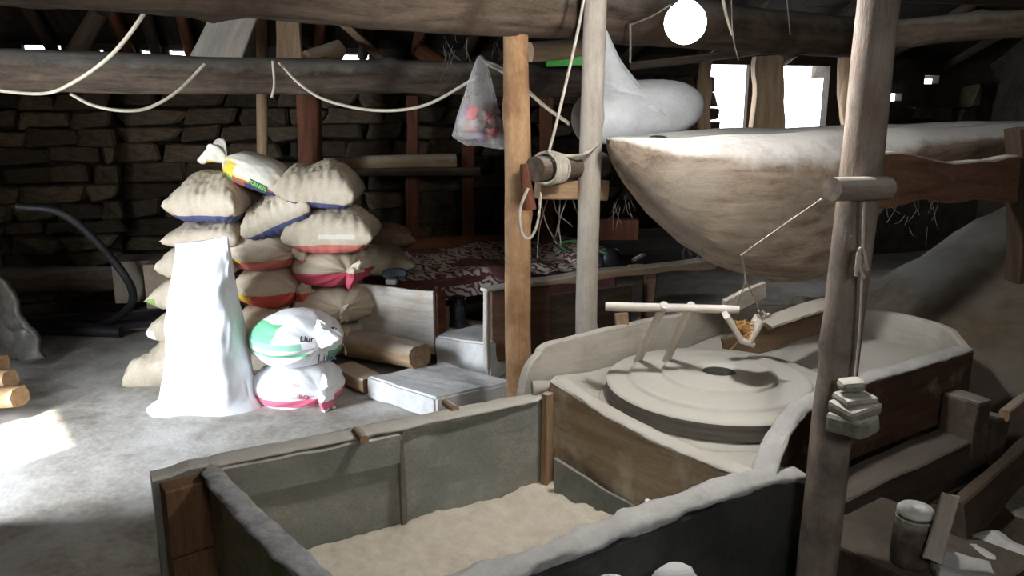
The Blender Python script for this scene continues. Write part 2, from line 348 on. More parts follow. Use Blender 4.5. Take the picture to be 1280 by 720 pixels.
# stones: shared bevelled shapes
tmpl = []
for k in range(9):
    bm = bmesh.new(); bmesh.ops.create_cube(bm, size=1)
    for v in bm.verts: v.co += V([random.uniform(-.16, .16) for _ in range(3)])
    bmesh.ops.bevel(bm, geom=bm.edges[:], offset=.09, segments=1, affect='EDGES', clamp_overlap=True)
    me = bpy.data.meshes.new('stone'); bm.to_mesh(me); bm.free(); me.materials.append(m_wstone[k % 3]); tmpl.append(me)
nst = 0
def stone_row(x0, x1, z, h, off, wmin, wmax):
    global nst
    x = x0
    while x < x1 - .05:
        ww = min(random.uniform(wmin, wmax), x1 - x + .02)
        hh = h * random.uniform(.86, 1.0)
        c = V((x + ww / 2, wy(x + ww / 2), z + hh / 2)) + wn * (off + random.uniform(-.035, .03))
        skip = any(a < x + ww - .03 and x + .03 < b for a, b in WIN) and z + h > SILL + .04
        skip = skip or any(a < x + ww and x < b and z + h > c0 and z < c1 for a, b, c0, c1 in ((3.78, 4.14, 1.61, 1.71), (4.36, 4.58, 1.78, 1.9)))
        if not skip and nst < 296:
            M = Matrix.Translation(c) @ Matrix.Rotation(math.atan2(.3, 1) + random.uniform(-.05, .05), 4, 'Z') @ Matrix.Rotation(random.uniform(-.05, .05), 4, 'Y') @ Matrix.Diagonal((ww * 1.02, .28, hh, 1))
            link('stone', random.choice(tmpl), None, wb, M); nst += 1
        x += ww
xe = xat(140, 200) + .05
z = .02
while z < 1.86:
    h = random.uniform(.10, .155); h = min(h, 1.875 - z)
    if h < .05: break
    stone_row(-4.45, xe, z, h, .12, .2, .42)                     # nearer, lighter stretch on the left
    z += h
z = .02
while z < 1.86:
    h = random.uniform(.11, .16); h = min(h, 1.875 - z)
    if h < .05: break
    if z > .35: stone_row(xe, 1.93, z, h, -.08, .25, .5)
    z += h
slab2 = slabX(-5.6, xe - .03, 0, 1.86, 'wall_core', th=.2, off=.10)
z = 1.0
while z < 1.86:
    h = min(random.uniform(.16, .24), 1.875 - z)
    if h < .05: break
    stone_row(1.93, 4.9, z, h, -.08, .35, .6); z += h
# side and front walls
k0 = 2.95
def wallseg(name, a, b, z0, z1, th, parent=None):
    a, b = V(a), V(b); c = (a + b) / 2; d = b - a; c.z = (z0 + z1) / 2
    o = boxm(name, c, (d.length, th, z1 - z0), m_plaster, parent, rz=math.atan2(d.y, d.x), bev=.004)
    if not parent: o['kind'] = 'structure'
    return o
Wp = lambda k, off=-.08: V((-3.6, 3.3, 0)) + WL * k - AX * .08
wl = link('wall_left', None, M=Matrix.Translation(Wp(0))); wl['kind'] = 'structure'
wallseg('wall_section', Wp(-.61), Wp(3.1), 0, 5.6, .16, wl); wallseg('wall_section', Wp(-5.6), Wp(-1.25), 0, 5.6, .16, wl)
wallseg('lintel', Wp(-1.25), Wp(-.61), 1.9, 5.6, .16, wl)
f0 = Wp(-5.6); f1 = f0 + AX * 6.4
wallseg('wall_front', f0, f1, 0, 5.6, .16)
wallseg('wall_right', f1, (5.3, wy(5.3) + .2, 0), 0, 5.6, .16)
dl = link('shade_door_leaf', None, M=Matrix.Translation(Wp(-1.27))); dl['kind'] = 'structure'  # unseen leaf, added to keep the door light off the near floor
da = Wp(-1.27) + AX * .12
for i in range(5):
    a = da + AX * (.01 + i * .172); board('plank', a + AX * .08 + V((0, 0, .03)), a + AX * .08 + V((0, 0, 1.86)), .168, .03, AX, m_darkwood, dl, seed=i)
for zz in (.35, 1.5): board('ledge', da + V((0, 0, zz)) - WL * .03, da + AX * .86 + V((0, 0, zz)) - WL * .03, .1, .03, (0, 0, 1), m_darkwood, dl)

# roof: boards on rafters, rising from the back wall towards the ridge
cl = link('ceiling', None, M=Matrix.Translation((0, 7, 2.1))); cl['kind'] = 'structure'
def roofpt(x, d, dz=0):     # d = distance from the wall into the room
    return V((x, wy(x), 2.03 + .42 * d + dz)) + wn * d
def xleft(d):
    q = V((-3.6, 3.3, 0)) - AX * .12; c0 = V((0, 7.21, 0)) + wn * d - q; dx = V((1, .3, 0))
    return -(c0.x * AX.x + c0.y * AX.y) / (dx.x * AX.x + dx.y * AX.y)
for i in range(34):
    d = -.12 + i * .18
    a, b = roofpt(xleft(d), d, .10), roofpt(6.4, d, .10 + random.uniform(-.008, .008))
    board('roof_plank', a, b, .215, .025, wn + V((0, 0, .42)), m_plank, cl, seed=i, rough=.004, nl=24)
a, b = roofpt(xleft(5.9), 5.9, .1), roofpt(6.4, 5.9, .1); a2 = roofpt(xleft(12.9), 12.9, .1); a2.z = a.z - 1.9
fs_ = link('ceiling_front_slope', mesh('ceiling_front_slope', [a, b, b + wn * 7 + V((0, 0, -1.9)), a2], [(0, 1, 2, 3)], False), m_plank); fs_['kind'] = 'structure'
for px in (60, 158, 193, 236, 318, 398, 455, 520, 585, 700, 790, 880, 990, 1110, 1200, 1260):
    x = xat(px, 60) ; log('rafter', roofpt(x, -.15, .02), roofpt(x + random.uniform(-.15, .15), 5.4, .02), .045, .05, m_red if px in (158, 236, 398, 520) else m_darkwood, cl, seed=px, n=10, step=.2)
for i, d in enumerate((1.1, 2.3, 3.4)):
    log('purlin', roofpt(xleft(d) + .1, d, -.06), roofpt(5.4, d + .1, -.06), .05, .055, m_darkwood, cl, seed=80 + i, n=10, step=.2)

# ------------------------------------------------------------------ big beams and posts
def lerp(a, b, t): return a + (b - a) * t
tb0 = V((-1.95, 1.84, 1.98)); tb1 = V((2.28, 5.35, 1.99))
tag(log('roof_beam', tb0, tb1, .115, .12, m_beam, seed=3, rough=.08, n=28, knots=6), 'thick dark grey log beam across the top of the picture, resting on the tan post', 'beam')
tag(log('roof_beam', P(-60, 88, 4.1), P(720, 101, 6.0), .108, .105, m_beam, seed=9, rough=.08, n=28, knots=8), 'weathered log beam running behind the hanging bag, in front of the stone wall', 'beam')
tag(log('roof_beam', P(1075, 42, 4.6), P(1330, 28, 4.2), .075, .07, m_beam, seed=13, rough=.14, n=20, knots=7), 'light grey log running level under the roof at the upper right corner', 'beam')
tag(board('roof_beam', P(790, 84, 6.2), P(950, 64, 5.8), .05, .1, (0, 0, 1), m_darkwood, seed=2), 'thin reddish rafter pole just above the bright wall openings', 'beam')
tag(log('post', (.035, 3.45, -.02), (.015, 3.50, 1.93), .060, .054, m_post1, seed=21, rough=.07, n=24, knots=7), 'smooth tan peeled trunk post standing between the hanging bag and the windlass', 'post')
tag(log('post', (.335, 3.50, -.02), (.34, 3.42, 2.6), .050, .046, m_post2, seed=22, rough=.06, n=24, knots=5), 'pale whitish round post left of the white sack on the hopper', 'post')
tag(log('post', (.915, 2.15, -.02), (.94, 2.15, 2.3), .058, .050, m_post3, seed=23, rough=.09, n=28, knots=6), 'floury brown post in the right foreground in front of the millstone', 'post')
tag(log('post', P(388, 330, 5.9) , P(388, 60, 5.9), .10, .10, m_red, seed=25, flat=.8), 'wide reddish-brown squared post behind the sack pile, below the log beam', 'post')
tag(log('post', P(329, 250, 6.1), P(326, 20, 6.1), .040, .04, m_tan, seed=26), 'thin tan pole behind the top sack of the pile', 'post')
tag(board('post', P(363, 100, 5.75), P(361, 10, 5.75), .17, .06, (1, 0, 0), m_tan, seed=27), 'pale squared timber standing on the log beam above the sack pile', 'post')
tag(board('brace', P(262, 92, 5.6), P(300, 8, 5.5), .33, .04, (1, 0, 0), m_paleboard, seed=28, w1=.26), 'wide slanting grey board between the two log beams', 'board')
tag(log('brace', P(85, 84, 5.6), P(128, 12, 5.3), .06, .055, m_darkwood, seed=29), 'dark slanting strut above the log beam at the far left', 'strut')
tag(board('batten', P(425, 26, 5.2), P(498, 92, 5.8), .06, .02, (1, 0, .2), m_tan, seed=30), 'thin pale batten sloping down right above the log beam', 'batten')
tag(log('brace', P(520, 60, 5.9), P(585, 100, 6.0), .055, .05, m_red, seed=32), 'reddish slanting rafter end above the hanging bag', 'strut')
tag(log('log_end', P(382, 74, 5.1), P(425, 64, 5.3), .05, .06, m_tan, seed=31, rough=.2), 'short pinkish log stub lying on the log beam', 'log')
tag(board('plastic_strip', P(683, 78, 5.0), P(728, 76, 5.0), .05, .01, (0, 0, 1), m_green), 'bright green plastic strip behind the pale post', 'strip')
tag(log('roof_beam', P(662, 66, 4.9), P(745, 62, 5.1), .06, .06, m_tan, seed=33), 'reddish-tan log just above the green strip', 'beam')
for px in (516, 585):
    tag(board('post', P(px, 330, 6.6), P(px, 120, 6.6), .1, .07, (1, 0, 0), m_red, seed=px), 'dim reddish post against the back wall ' + ('left of the hanging bag' if px == 516 else 'below the hanging bag'), 'post')
tag(board('post', P(683, 320, 6.3), P(683, 120, 6.3), .1, .07, (1, 0, 0), m_red, seed=77), 'dim reddish post in the dark gap between the two near posts', 'post')
tag(board('post', P(958, 185, 7.7), P(960, 70, 7.7), .27, .14, (1, 0, 0), m_tan, seed=34, rough=.02), 'broad timber post between the two bright openings', 'post')
tag(board('post', P(880, 185, 7.5), P(882, 70, 7.5), .10, .10, (1, 0, 0), m_tan, seed=35, rough=.02), 'narrow timber left of the bright openings', 'post')
tag(log('post', P(1072, 185, 7.6), P(1070, 70, 7.6), .13, .11, m_tan, seed=36, rough=.3), 'knobbly timber right of the bright openings', 'post')

# long shelf of pale logs low on the back wall
tag(log('shelf_log', P(405, 206, 6.3), P(570, 202, 6.5), .055, .06, m_tan, seed=41, rough=.15), 'pale rough log lying level against the dark back wall', 'log')
tag(log('shelf_log', P(410, 216, 6.2), P(600, 214, 6.4), .03, .035, m_darkwood, seed=42, rough=.1), 'thin dark pole just below the pale rough log', 'log')

# ------------------------------------------------------------------ sacks
def crease(p, seed): return .5 * abs(nz(p, 5, seed)) + .25 * abs(nz(p, 11, seed + 3))
def flatten(z, H): return z if z > -.36 * H else -.36 * H + (z + .36 * H) * .25
def tied_sack(label, c, L, Wd, H, yaw, mt, group, seed=0, pitch=0, tuft=(.07, .09), tuft_dir=(1, 0, .2), name='tied_sack', roll=0, pleat=.10, tcol=None, tuft_flat=.5):
    M = Matrix.Translation(V(c)) @ Matrix.Rotation(yaw, 4, 'Z') @ Matrix.Rotation(pitch, 4, 'Y') @ Matrix.Rotation(roll, 4, 'X')
    t_ = tag(link(name, None, M=M), label, 'sack', group)
    rings = []; nr, n = 44, 80
    for i in range(nr + 1):
        t = i / nr; s = 2 * t - 1
        pr = max(0, 1 - abs(s) ** (3.2 if s < 0 else 2.2)) ** .5
        neck = .028 if s > 0 else .02
        r = max(pr, neck / (Wd / 2)); ring = []
        kx = max(0, (t - .42) / .58) ** 1.3
        for j in range(n):
            a = 6.2832 * j / n; q = V((t * 1.3, math.cos(a), math.sin(a)))
            ple = pleat * kx * (math.cos(13 * a + 2.5 * nz(q, 1.2, seed)) * .55 + math.cos(23 * a + 3 * nz(q, 2, seed)) * .3)
            rr = r * (1 + ple) + .10 * nz(q, 1.1, seed) * r - .08 * crease(q, seed) * r
            y = rr * Wd / 2 * math.cos(a); z = rr * H / 2 * math.sin(a)
            ring.append((L / 2 * s + .02 * nz(q, 2, seed + 5), y, flatten(z, H)))
        rings.append(ring)
    b = link('sack_body', mesh('sack_body', *loft(rings)), mt, t_, M)
    rings = []; td = V(tuft_dir).normalized()
    o = V((L / 2, 0, 0)); F = frm(o, td)
    for i in range(13):
        t = i / 12; ring = []; rr = .022 + tuft[0] * (math.sin(min(1, t * 1.25) * 1.5708) ** 1.2) * (1 - .25 * max(0, t - .7))
        for j in range(40):
            a = 6.2832 * j / 40; q = V((math.cos(a), math.sin(a), t))
            k = rr * (1 + .35 * t * math.cos(5 * a + 3 * nz(q, 1, seed)) + .5 * t * nz(q, 2.2, seed + 2))
            ring.append(F @ V((k * math.cos(a), tuft_flat * k * math.sin(a), tuft[1] * t + .35 * t * tuft[0] * nz(q, 2.4, seed + 4))))
        rings.append(ring)
    Mt = M
    link('knot', mesh('knot', *loft(rings)), tcol or mt, t_, M)
    return t_, b
def pillow_sack(label, c, L, Wd, H, yaw, mt, group, seed=0, tilt=0, roll=0, name='flour_sack', ear=.07):
    M = Matrix.Translation(V(c)) @ Matrix.Rotation(yaw, 4, 'Z') @ Matrix.Rotation(tilt, 4, 'Y') @ Matrix.Rotation(roll, 4, 'X')
    nu, nv = 46, 34; vs_ = []; fs = []
    for side in (1, -1):
        for i in range(nu + 1):
            for j in range(nv + 1):
                u = 2 * i / nu - 1; v = 2 * j / nv - 1
                th = (max(0, 1 - abs(u) ** 2.6) * max(0, 1 - abs(v) ** 2.6)) ** .42
                x = L / 2 * u * (1 - ear * 1.6 * (1 - v * v)) ; y = Wd / 2 * v * (1 - ear * 1.6 * (1 - u * u))
                q = V((u * 1.4, v * 1.2, side))
                # short seam puckers along the two sewn ends + broad sags
                pk = .05 * math.sin(30 * v + 4 * nz(q, 1.3, seed)) * max(0, abs(u) - .45) + .04 * math.sin(26 * u + 4 * nz(q, 1.3, seed + 1)) * max(0, abs(v) - .5)
                z = H / 2 * side * th * (1 + .35 * nz(q, 1.0, seed) - .45 * crease(q, seed)) + H * pk * (th ** .3)
                z -= H * .03 * (u * u + v * v)
                vs_.append((x, y, flatten(z, H)))
    m_ = (nu + 1) * (nv + 1)
    for s in (0, 1):
        for i in range(nu):
            for j in range(nv):
                a = s * m_ + i * (nv + 1) + j; q = (a, a + nv + 1, a + nv + 2, a + 1)
                fs.append(q if s == 0 else q[::-1])
    me = mesh('flour_sack', vs_, fs); bm = bmesh.new(); bm.from_mesh(me); bmesh.ops.remove_doubles(bm, verts=bm.verts, dist=.0006); bm.to_mesh(me); bm.free()
    return tag(link(name, me, mt, None, M), label, 'sack', group)
GS = 'tan woven sacks of the big pile'
def sband(c, H, f=-.14, extra=()): return sackmat('tan_sack', TAN, [(2, -1, f * H, c, .012)] + list(extra))
YP = 4.72
def cen(x0, x1, y0, y1, Y, H=0): return P((x0 + x1) / 2, (y0 + y1) / 2, Y)
def sz(px, Y): return px * (Y / .98) / 1000
def stackbag(kind, x0, x1, y0, y1, col, label, Y=YP, seed=0, yaw=0, tilt=0, roll=0, f=-.14, dep=.5, extra=(), **kw):
    c = cen(x0, x1, y0, y1, Y); L = sz(x1 - x0, Y); H = sz(y1 - y0, Y) * 1.08
    c = c + V((0, dep * .12, 0))
    m = sband(col, H, f, extra) if col else sackmat('tan_sack', TAN, list(extra))
    if kind == 'p': return pillow_sack(label, c, L * 1.03, dep, H, yaw, m, GS, seed, tilt, roll)
    return tied_sack(label, c, L * .98, dep, H, yaw, m, GS, seed, **kw)[0]
# left column, bottom up
stackbag('p', 164, 262, 424, 480, None, 'slumped tan sack on the floor left of the tall white sack', seed=1, Y=4.55, tilt=-.32)
stackbag('p', 198, 296, 380, 428, None, 'tan sack with a loose white corner, second from the floor in the left column', seed=2, Y=4.68, extra=[(0, -.3, -.19, WH[1], .02, 2, -1, 0)])
stackbag('p', 198, 300, 342, 388, None, 'tan sack with a small green leaf print in the left column', seed=3, extra=[(0, -.24, -.195, (.22, .32, .08), .02, 2, -.05, .0, 1, -.4, 0)])
stackbag('p', 209, 302, 303, 348, None, 'tan sack just above the green leaf sack, mostly behind the white sack', seed=4)
stackbag('p', 217, 308, 274, 312, BLUE, 'flat tan sack second from the top of the left column', seed=5, f=-.22)
stackbag('p', 221, 312, 220, 280, BLUE, 'plump tan sack with blue edge on top of the left column', seed=6, yaw=-.1, f=-.20, ear=.04) if False else stackbag('p', 221, 312, 220, 280, BLUE, 'plump tan sack with blue edge on top of the left column', seed=6, yaw=-.1, f=-.24)
# middle column
stackbag('p', 300, 392, 425, 475, RED, 'tan sack at the foot of the middle column behind the printed white sacks', seed=7, Y=4.85)
stackbag('t', 300, 376, 380, 428, RED, 'tan sack low in the middle column, just above the green printed sack', seed=8, yaw=-.5, f=-.26, tuft=(.03, .04))
stackbag('t', 298, 380, 334, 386, RED, 'tied tan sack with a red and yellow band in the middle column', seed=9, yaw=-.55, f=-.04, tuft=(.055, .09), tuft_dir=(1, 0, -.3), extra=[(2, -.06, -.012, YEL, .03, 0, -.12, .06)])
stackbag('t', 290, 374, 286, 340, PINK, 'tied tan sack with a bright red band and a large crumpled knot', seed=10, yaw=-.5, f=-.14, tuft=(.065, .10), tuft_dir=(1, .1, .15), extra=[(2, -.055, -.035, YEL, .02, 0, -.2, 0)])
stackbag('p', 304, 392, 240, 294, BLUE, 'tilted tan sack with a dark blue underside near the top of the middle column', seed=11, yaw=.1, tilt=-.40, f=-.18)
# right column
stackbag('t', 380, 452, 402, 446, None, 'tan sack at the foot of the right column', seed=12, yaw=-1.0, tuft=(.04, .05), Y=4.8)
stackbag('t', 378, 452, 356, 408, None, 'plain tan sack second from the floor in the right column, partly behind the printed sacks', seed=13, yaw=-1.1, tuft=(.045, .05), tuft_dir=(1, .3, -.6))
stackbag('t', 374, 454, 310, 360, MAG, 'tied tan sack with a crimson band in the right column', seed=14, yaw=-.9, f=-.02, tuft=(.06, .07), tuft_dir=(1, .4, -.5))
stackbag('p', 360, 468, 258, 318, PINK, 'big plump tan sack with a salmon band and faint print in the right column', seed=15, yaw=.05, f=-.20, extra=[(2, -.028, .000, (.60, .55, .46), .01, 0, -.05, .16)])
stackbag('p', 352, 446, 206, 262, BLUE, 'tan sack with a pointed right corner on top of the right column', seed=16, yaw=.05, tilt=.08, f=-.26)
c = P(474, 326, 5.1); tag(pillow_sack('', c, .42, .4, .2, .3, sackmat('tan_sack_dull', ((.30, .25, .18), (.44, .38, .28))), GS, 17), 'dull tan sack lying behind the right column next to the blanket', 'sack')
stackbag('t', 452, 500, 368, 420, None, 'dim tan sack on the floor between the pile and the grey chest', seed=18, yaw=-1.2, Y=5.0, tuft=(.03, .03), dep=.35)
# top tied sack
H0 = .235
m_top = sackmat('printed_tan_sack', ((.60, .55, .46), (.72, .66, .56)), [(2, -1, -.03, (.70, .52, .10), .05, 0, -.02, .3), (2, -1, -.045, (.30, .07, .07), .07, 0, -.2, .3), (2, -1, -.055, BLUE, .03, 0, -.3, .02), (2, -1, .0, (.12, .25, .08), .05, 0, .10, .16), (2, -.06, .03, YEL, .06, 0, .10, .18)])
t_top, b_top = tied_sack('topmost tan sack with fruit print, green label and flared tied neck', P(321, 217, YP) + V((0, .03, 0)), .40, .34, .23, math.pi + .0, m_top, GS, 19, pitch=-.38, tuft=(.055, .12), tuft_dir=(1, -.1, .35), pleat=.05, name='tied_sack')
# printed white sacks in front
DK = (.05, .06, .08)
m_f1 = sackmat('green_printed_white_sack', WH, [(2, .03, .12, GRN, .02, 1, -.26, -.10, 0, -.3, .10), (2, -.005, .03, (.25, .62, .42), .02, 1, -.3, -.10), (2, -.045, -.03, GRN, .015, 1, -.3, -.06), (2, -.11, -.045, (.06, .35, .14), .05, 0, .08, .3, 1, .06, .3)])
m_f2 = sackmat('red_printed_white_sack', WH, [(2, -.055, -.015, (.72, .10, .20), .012), (2, -.075, -.062, (.05, .22, .12), .012, 1, .06, .3)])
G2 = 'printed white sacks on the floor'
YF = 4.12
t2, b2 = tied_sack('white sack with a red band, the lower of the two printed sacks', P(376, 480, YF + .12), .46, .50, .29, -.85, m_f2, G2, 32, tuft=(.075, .07), tuft_dir=(1, .15, .1), pleat=.07)
t1, b1 = tied_sack('white sack with green print and black lettering lying on the red-banded one', P(373, 422, YF + .14), .45, .51, .33, -.80, m_f1, G2, 31, tuft=(.045, .12), tuft_dir=(.5, .25, .9), pleat=.07)

# lettering printed on sacks: text outlines pressed onto the surface
from mathutils.bvhtree import BVHTree
m_ink = mat('black_print', (.02, .02, .03), (.04, .04, .05), 5, bump=0); m_gink = mat('green_print', (.05, .35, .12), (.08, .45, .16), 5, bump=0)
m_wink = mat('pale_print', (.75, .60, .62), (.85, .7, .72), 5, bump=0); m_label = mat('dark_green_label', (.02, .10, .03), (.03, .14, .04), 5, bump=0); m_lg = mat('light_green_print', (.3, .5, .2), (.4, .6, .28), 5, bump=0)
def press(name, me, body, parent, origin, xdir, ydir, mt, off=.004):
    """project a flat mesh (x,y) onto a body from a point in front of it"""
    Mb = WM[body.name]; bv = BVHTree.FromPolygons([Mb @ v.co for v in body.data.vertices], [tuple(p.vertices) for p in body.data.polygons])
    xd, yd = V(xdir).normalized(), V(ydir).normalized(); nd = xd.cross(yd).normalized()
    bm = bmesh.new(); bm.from_mesh(me); bmesh.ops.triangulate(bm, faces=bm.faces[:])
    bmesh.ops.subdivide_edges(bm, edges=[e for e in bm.edges if e.calc_length() > .012], cuts=2)
    Mi = WM[parent.name].inverted(); last = None
    for v in bm.verts:
        p = V(origin) + xd * v.co.x + yd * v.co.y + nd * .5
        h = bv.ray_cast(p, -nd); q = h[0] if h[0] else (V(origin) + xd * v.co.x + yd * v.co.y)
        v.co = Mi @ (q + nd * off)
    m2 = bpy.data.meshes.new(name); bm.to_mesh(m2); bm.free()
    return link(name, m2, mt, parent, WM[parent.name].copy())
def text_me(s, size, shear=0):
    cu = bpy.data.curves.new('lettering', 'FONT'); cu.body = s; cu.size = size; cu.shear = shear; cu.align_x = 'CENTER'; cu.align_y = 'CENTER'; cu.resolution_u = 2; cu.offset = size * .02
    o = bpy.data.objects.new('tmp', cu); C.objects.link(o); dg = bpy.context.evaluated_depsgraph_get()
    me = bpy.data.meshes.new_from_object(o.evaluated_get(dg)); bpy.data.objects.remove(o); me.materials.clear(); return me
def plate_me(wd, ht, n=8, star=False):
    if star:
        vs_ = [(0, 0, 0)] + [(wd * (1 if k % 2 == 0 else .45) * math.sin(k * math.pi / 5), wd * (1 if k % 2 == 0 else .45) * math.cos(k * math.pi / 5), 0) for k in range(10)]
        return mesh('star', vs_, [(0, k + 1, (k + 1) % 10 + 1) for k in range(10)])
    vs_ = [(wd * (i / n - .5), ht * (j / 2 - .5), 0) for i in range(n + 1) for j in range(3)]
    return mesh('plate', vs_, [(i * 3 + j, (i + 1) * 3 + j, (i + 1) * 3 + j + 1, i * 3 + j + 1) for i in range(n) for j in range(2)])
FX, FY = (1, 0, 0), (0, .3, 1)
def onbody(px, py, Y): return P(px, py, Y)
press('lettering', text_me('Llur', .040), b1, t1, onbody(373, 424, 3.9), (1, 0, 0), FY, m_ink)
press('lettering', text_me('Liux', .060, .3), b1, t1, onbody(408, 447, 3.9), (1, 0, .22), (-.2, .3, 1), m_ink, .006)
press('lettering', text_me('Zi', .045, .2), b1, t1, onbody(402, 412, 3.9), (1, 0, -.2), FY, m_ink, .006)
press('star_print', plate_me(.024, 0, star=True), b1, t1, onbody(394, 412, 3.9), (1, 0, 0), FY, m_gink, .005)
press('lettering', text_me('R MON', .036), b2, t2, onbody(350, 486, 3.9), (1, 0, .16), FY, m_wink, .004)
press('lettering', text_me('IRO', .036), b2, t2, onbody(372, 499, 3.9), (1, 0, -.1), FY, mat('red_print', (.6, .06, .12), (.7, .1, .18), 5, bump=0), .004)
press('label_print', plate_me(.105, .036), b_top, t_top, onbody(318, 229.5, 4.5), (1, 0, -.52), (.5, .3, 1), m_label, .004)
press('lettering', text_me('KANUS', .030), b_top, t_top, onbody(318, 229.5, 4.5), (1, 0, -.52), (.5, .3, 1), m_lg, .007)

# tall white standing sack
def standing_sack():
    Y = 4.1; base = P(262, 508, Y); base.z = 0; n, m_ = 72, 60; rings = []
    for i in range(m_ + 1):
        s = i / m_; z = s * .865
        xl = lerp(-.275, -.17, min(1, s * 1.0) ** .55) - .05 * math.exp(-(s / .035) ** 2) ; xr = lerp(.262, .115, s ** .8) + .03 * math.exp(-(s / .05) ** 2)
        b = .15 * (1 - s ** 4) + .012; ring = []
        c = (xl + xr) / 2; a_ = (xr - xl) / 2
        for j in range(n):
            a = 6.2832 * j / n; ca, sa = math.cos(a), math.sin(a)
            x = a_ * math.copysign(abs(ca) ** .8, ca); y = b * math.copysign(abs(sa) ** .9, sa)
            f = .035 * nz((x * 2.2 + z * 1.2, sa * .5, z * 1.6), 1.7, 4) - .022 * abs(nz((x * 2.0 - z * 2.2, sa, z * 2.2), 2.2, 8)) - .03 * math.exp(-((x - .15) / .05) ** 2 - ((z - .30) / .16) ** 2) + .006 * nz((x, sa * .3, z), 16, 9)
            yy = y + (f * 1.6 if sa < 0 else -f)
            top = .03 * max(0, (x + c) / .1) * max(0, s - .85) / .15 + .012 * nz((x * 9, 0, 0), 1, 2) * s
            ring.append((c + x, yy + s * .16, z + top if i < m_ else z + top))
        rings.append(ring)
    return link('white_sack', mesh('white_sack', *loft(rings)), sackmat('white_woven_sack', ((.78, .79, .83), (.88, .89, .92))), None, Matrix.Translation(base))
tag(standing_sack(), 'tall white woven sack standing upright in front of the pile', 'sack')

# ------------------------------------------------------------------ flour bin
BL, BR, FR, FL = V((-.95, 2.30, 0)), V((.125, 2.885, 0)), V((.71, 2.22, 0)), V((-.335, 1.551, 0))
bn = thing('flour_bin', 'long wooden flour bin lined with grey floured plastic in the foreground', 'bin', (-.1, 2.2, 0))
bo = V((-1.086, 2.222, 0))
wallboard('back_board', [bo, (BL + BR) / 2 - V((.03, 0, 0)), BR], [.50, .495, .50], [0, 0, 0], .07, m_lining, bn, seed=1, rough=.012, side=1)
wallboard('end_board', [FL, BL + V((.03, .02, 0))], [.50, .50], [0, 0], .05, mat('mossy_end_board', (.17, .14, .07), (.34, .30, .19), 4, dust=.5, blotch=(.08, .12, .03), blotch_amt=.8, bscale=4), bn, seed=2, side=1)
wallboard('front_board', [FL - V((.03, .04, 0)), FR, V((.93, 2.33, 0))], [.48, .48, .45], [0, 0, 0], .05, m_darkplas, bn, seed=3, side=-1)
d0 = (bo - BL).normalized()
for z0, z1 in ((.255, .475), (.02, .25)):
    board('end_block', bo + V((.0, .0, (z0 + z1) / 2)) + V((.03, -.01, 0)), bo + V((.16, .085, (z0 + z1) / 2)), z1 - z0, .10, (0, 0, 1), mat('brown_end_block', (.14, .075, .04), (.28, .16, .09), 4, H_), bn, seed=int(z0 * 9), rough=.003)
inn = V((.48, -.877, 0)).normalized()
mid = BL.lerp(BR, .52)
wallboard('upper_plank', [BL + inn * .018, mid + inn * .018], [.488, .485], [.375, .375], .02, m_lining, bn, rough=.004, seed=5, side=1)
board('seam_batten', mid + inn * .010 + V((.0, 0, .10)), mid + inn * .010 + V((0, 0, .485)), .022, .016, (BR - BL), mat('dull_batten', (.14, .12, .10), (.24, .22, .19), 4), bn, rough=.003)
# folded rim covers of the lining
def rimcover(name, pts, r, mt, parent, seed=0, lump=.3, flatz=.55, n=16, seg=26):
    p = spline(pts, seg); rings = []; m = len(p); Mi = WM[parent.name].inverted()
    for i, q in enumerate(p):
        d = (p[min(i + 1, m - 1)] - p[max(i - 1, 0)]).normalized(); x = V((d.y, -d.x, 0)).normalized(); ring = []
        for j in range(n):
            a = 6.2832 * j / n; rr = r * (1 + lump * nz((q.x, q.y, 0), 5, seed) + lump * nz(q + V((math.cos(a), 0, math.sin(a))) * .09, 17, seed) + lump * .25 * nz(q + V((math.cos(a), 0, math.sin(a))) * .05, 40, seed))
            if i in (0, m - 1): rr *= .4
            ring.append(Mi @ (q + x * rr * math.cos(a) + V((0, 0, rr * flatz * math.sin(a)))))
        rings.append(ring)
    return link(name, mesh(name, *loft(rings)), mt, parent, WM[parent.name].copy())
e = V((0, 0, .498)); nb = V((-.48, .877, 0))
rimcover('rim_cover', [BL + e + nb * .03, (BL + BR) / 2 + e + nb * .03, BR + e + nb * .03 - V((.01, 0, 0))], .044, m_linrim, bn, 3, .22, .25)
rimcover('rim_cover', [BL + e + V((.01, -.02, 0)), (BL + FL) / 2 + e + V((-.01, -.01, .004)), FL + e], .034, mat('wrinkled_grey_lining', (.10, .11, .12), (.58, .59, .61), 7, rough=.35, bump=1.0, spec=.6, dust=.1, stains=None), bn, 5, .3, .22)
rimcover('rim_cloth', [FL + e, FL.lerp(FR, .33) + e + V((.02, -.01, .0)), FL.lerp(FR, .66) + e + V((-.0, .0, -.005)), FR + e + V((.02, .0, .0)), V((.90, 2.31, .465))], .046, m_cloth, bn, 7, .34, .5, seg=30)
board('corner_post', V((.135, 2.862, .10)), V((.135, 2.862, .53)), .035, .04, (1, -.8, 0), m_tan, bn, rough=.002)
wallboard('patch_panel', [BR + V((.035, -.10, 0)), BR.lerp(FR, .80)+ V((-.012,-.012,0))], [.30, .215], [.05, .05], .012, m_panel, bn, rough=.004)
for (px, py) in ((452, 551), (565, 514)):
    q = G(px, py, .497); log('peg', q + V((-.03, .06, .012)), q + V((.014, -.02, .012)), .016, .016, m_tan, bn, n=12, knots=0, rough=.05)
q = G(669, 486, .53); log('peg', q + V((-.012, .01, 0)), q + V((.055, .02, 0)), .030, .027, m_paleboard, bn, n=14, knots=0)
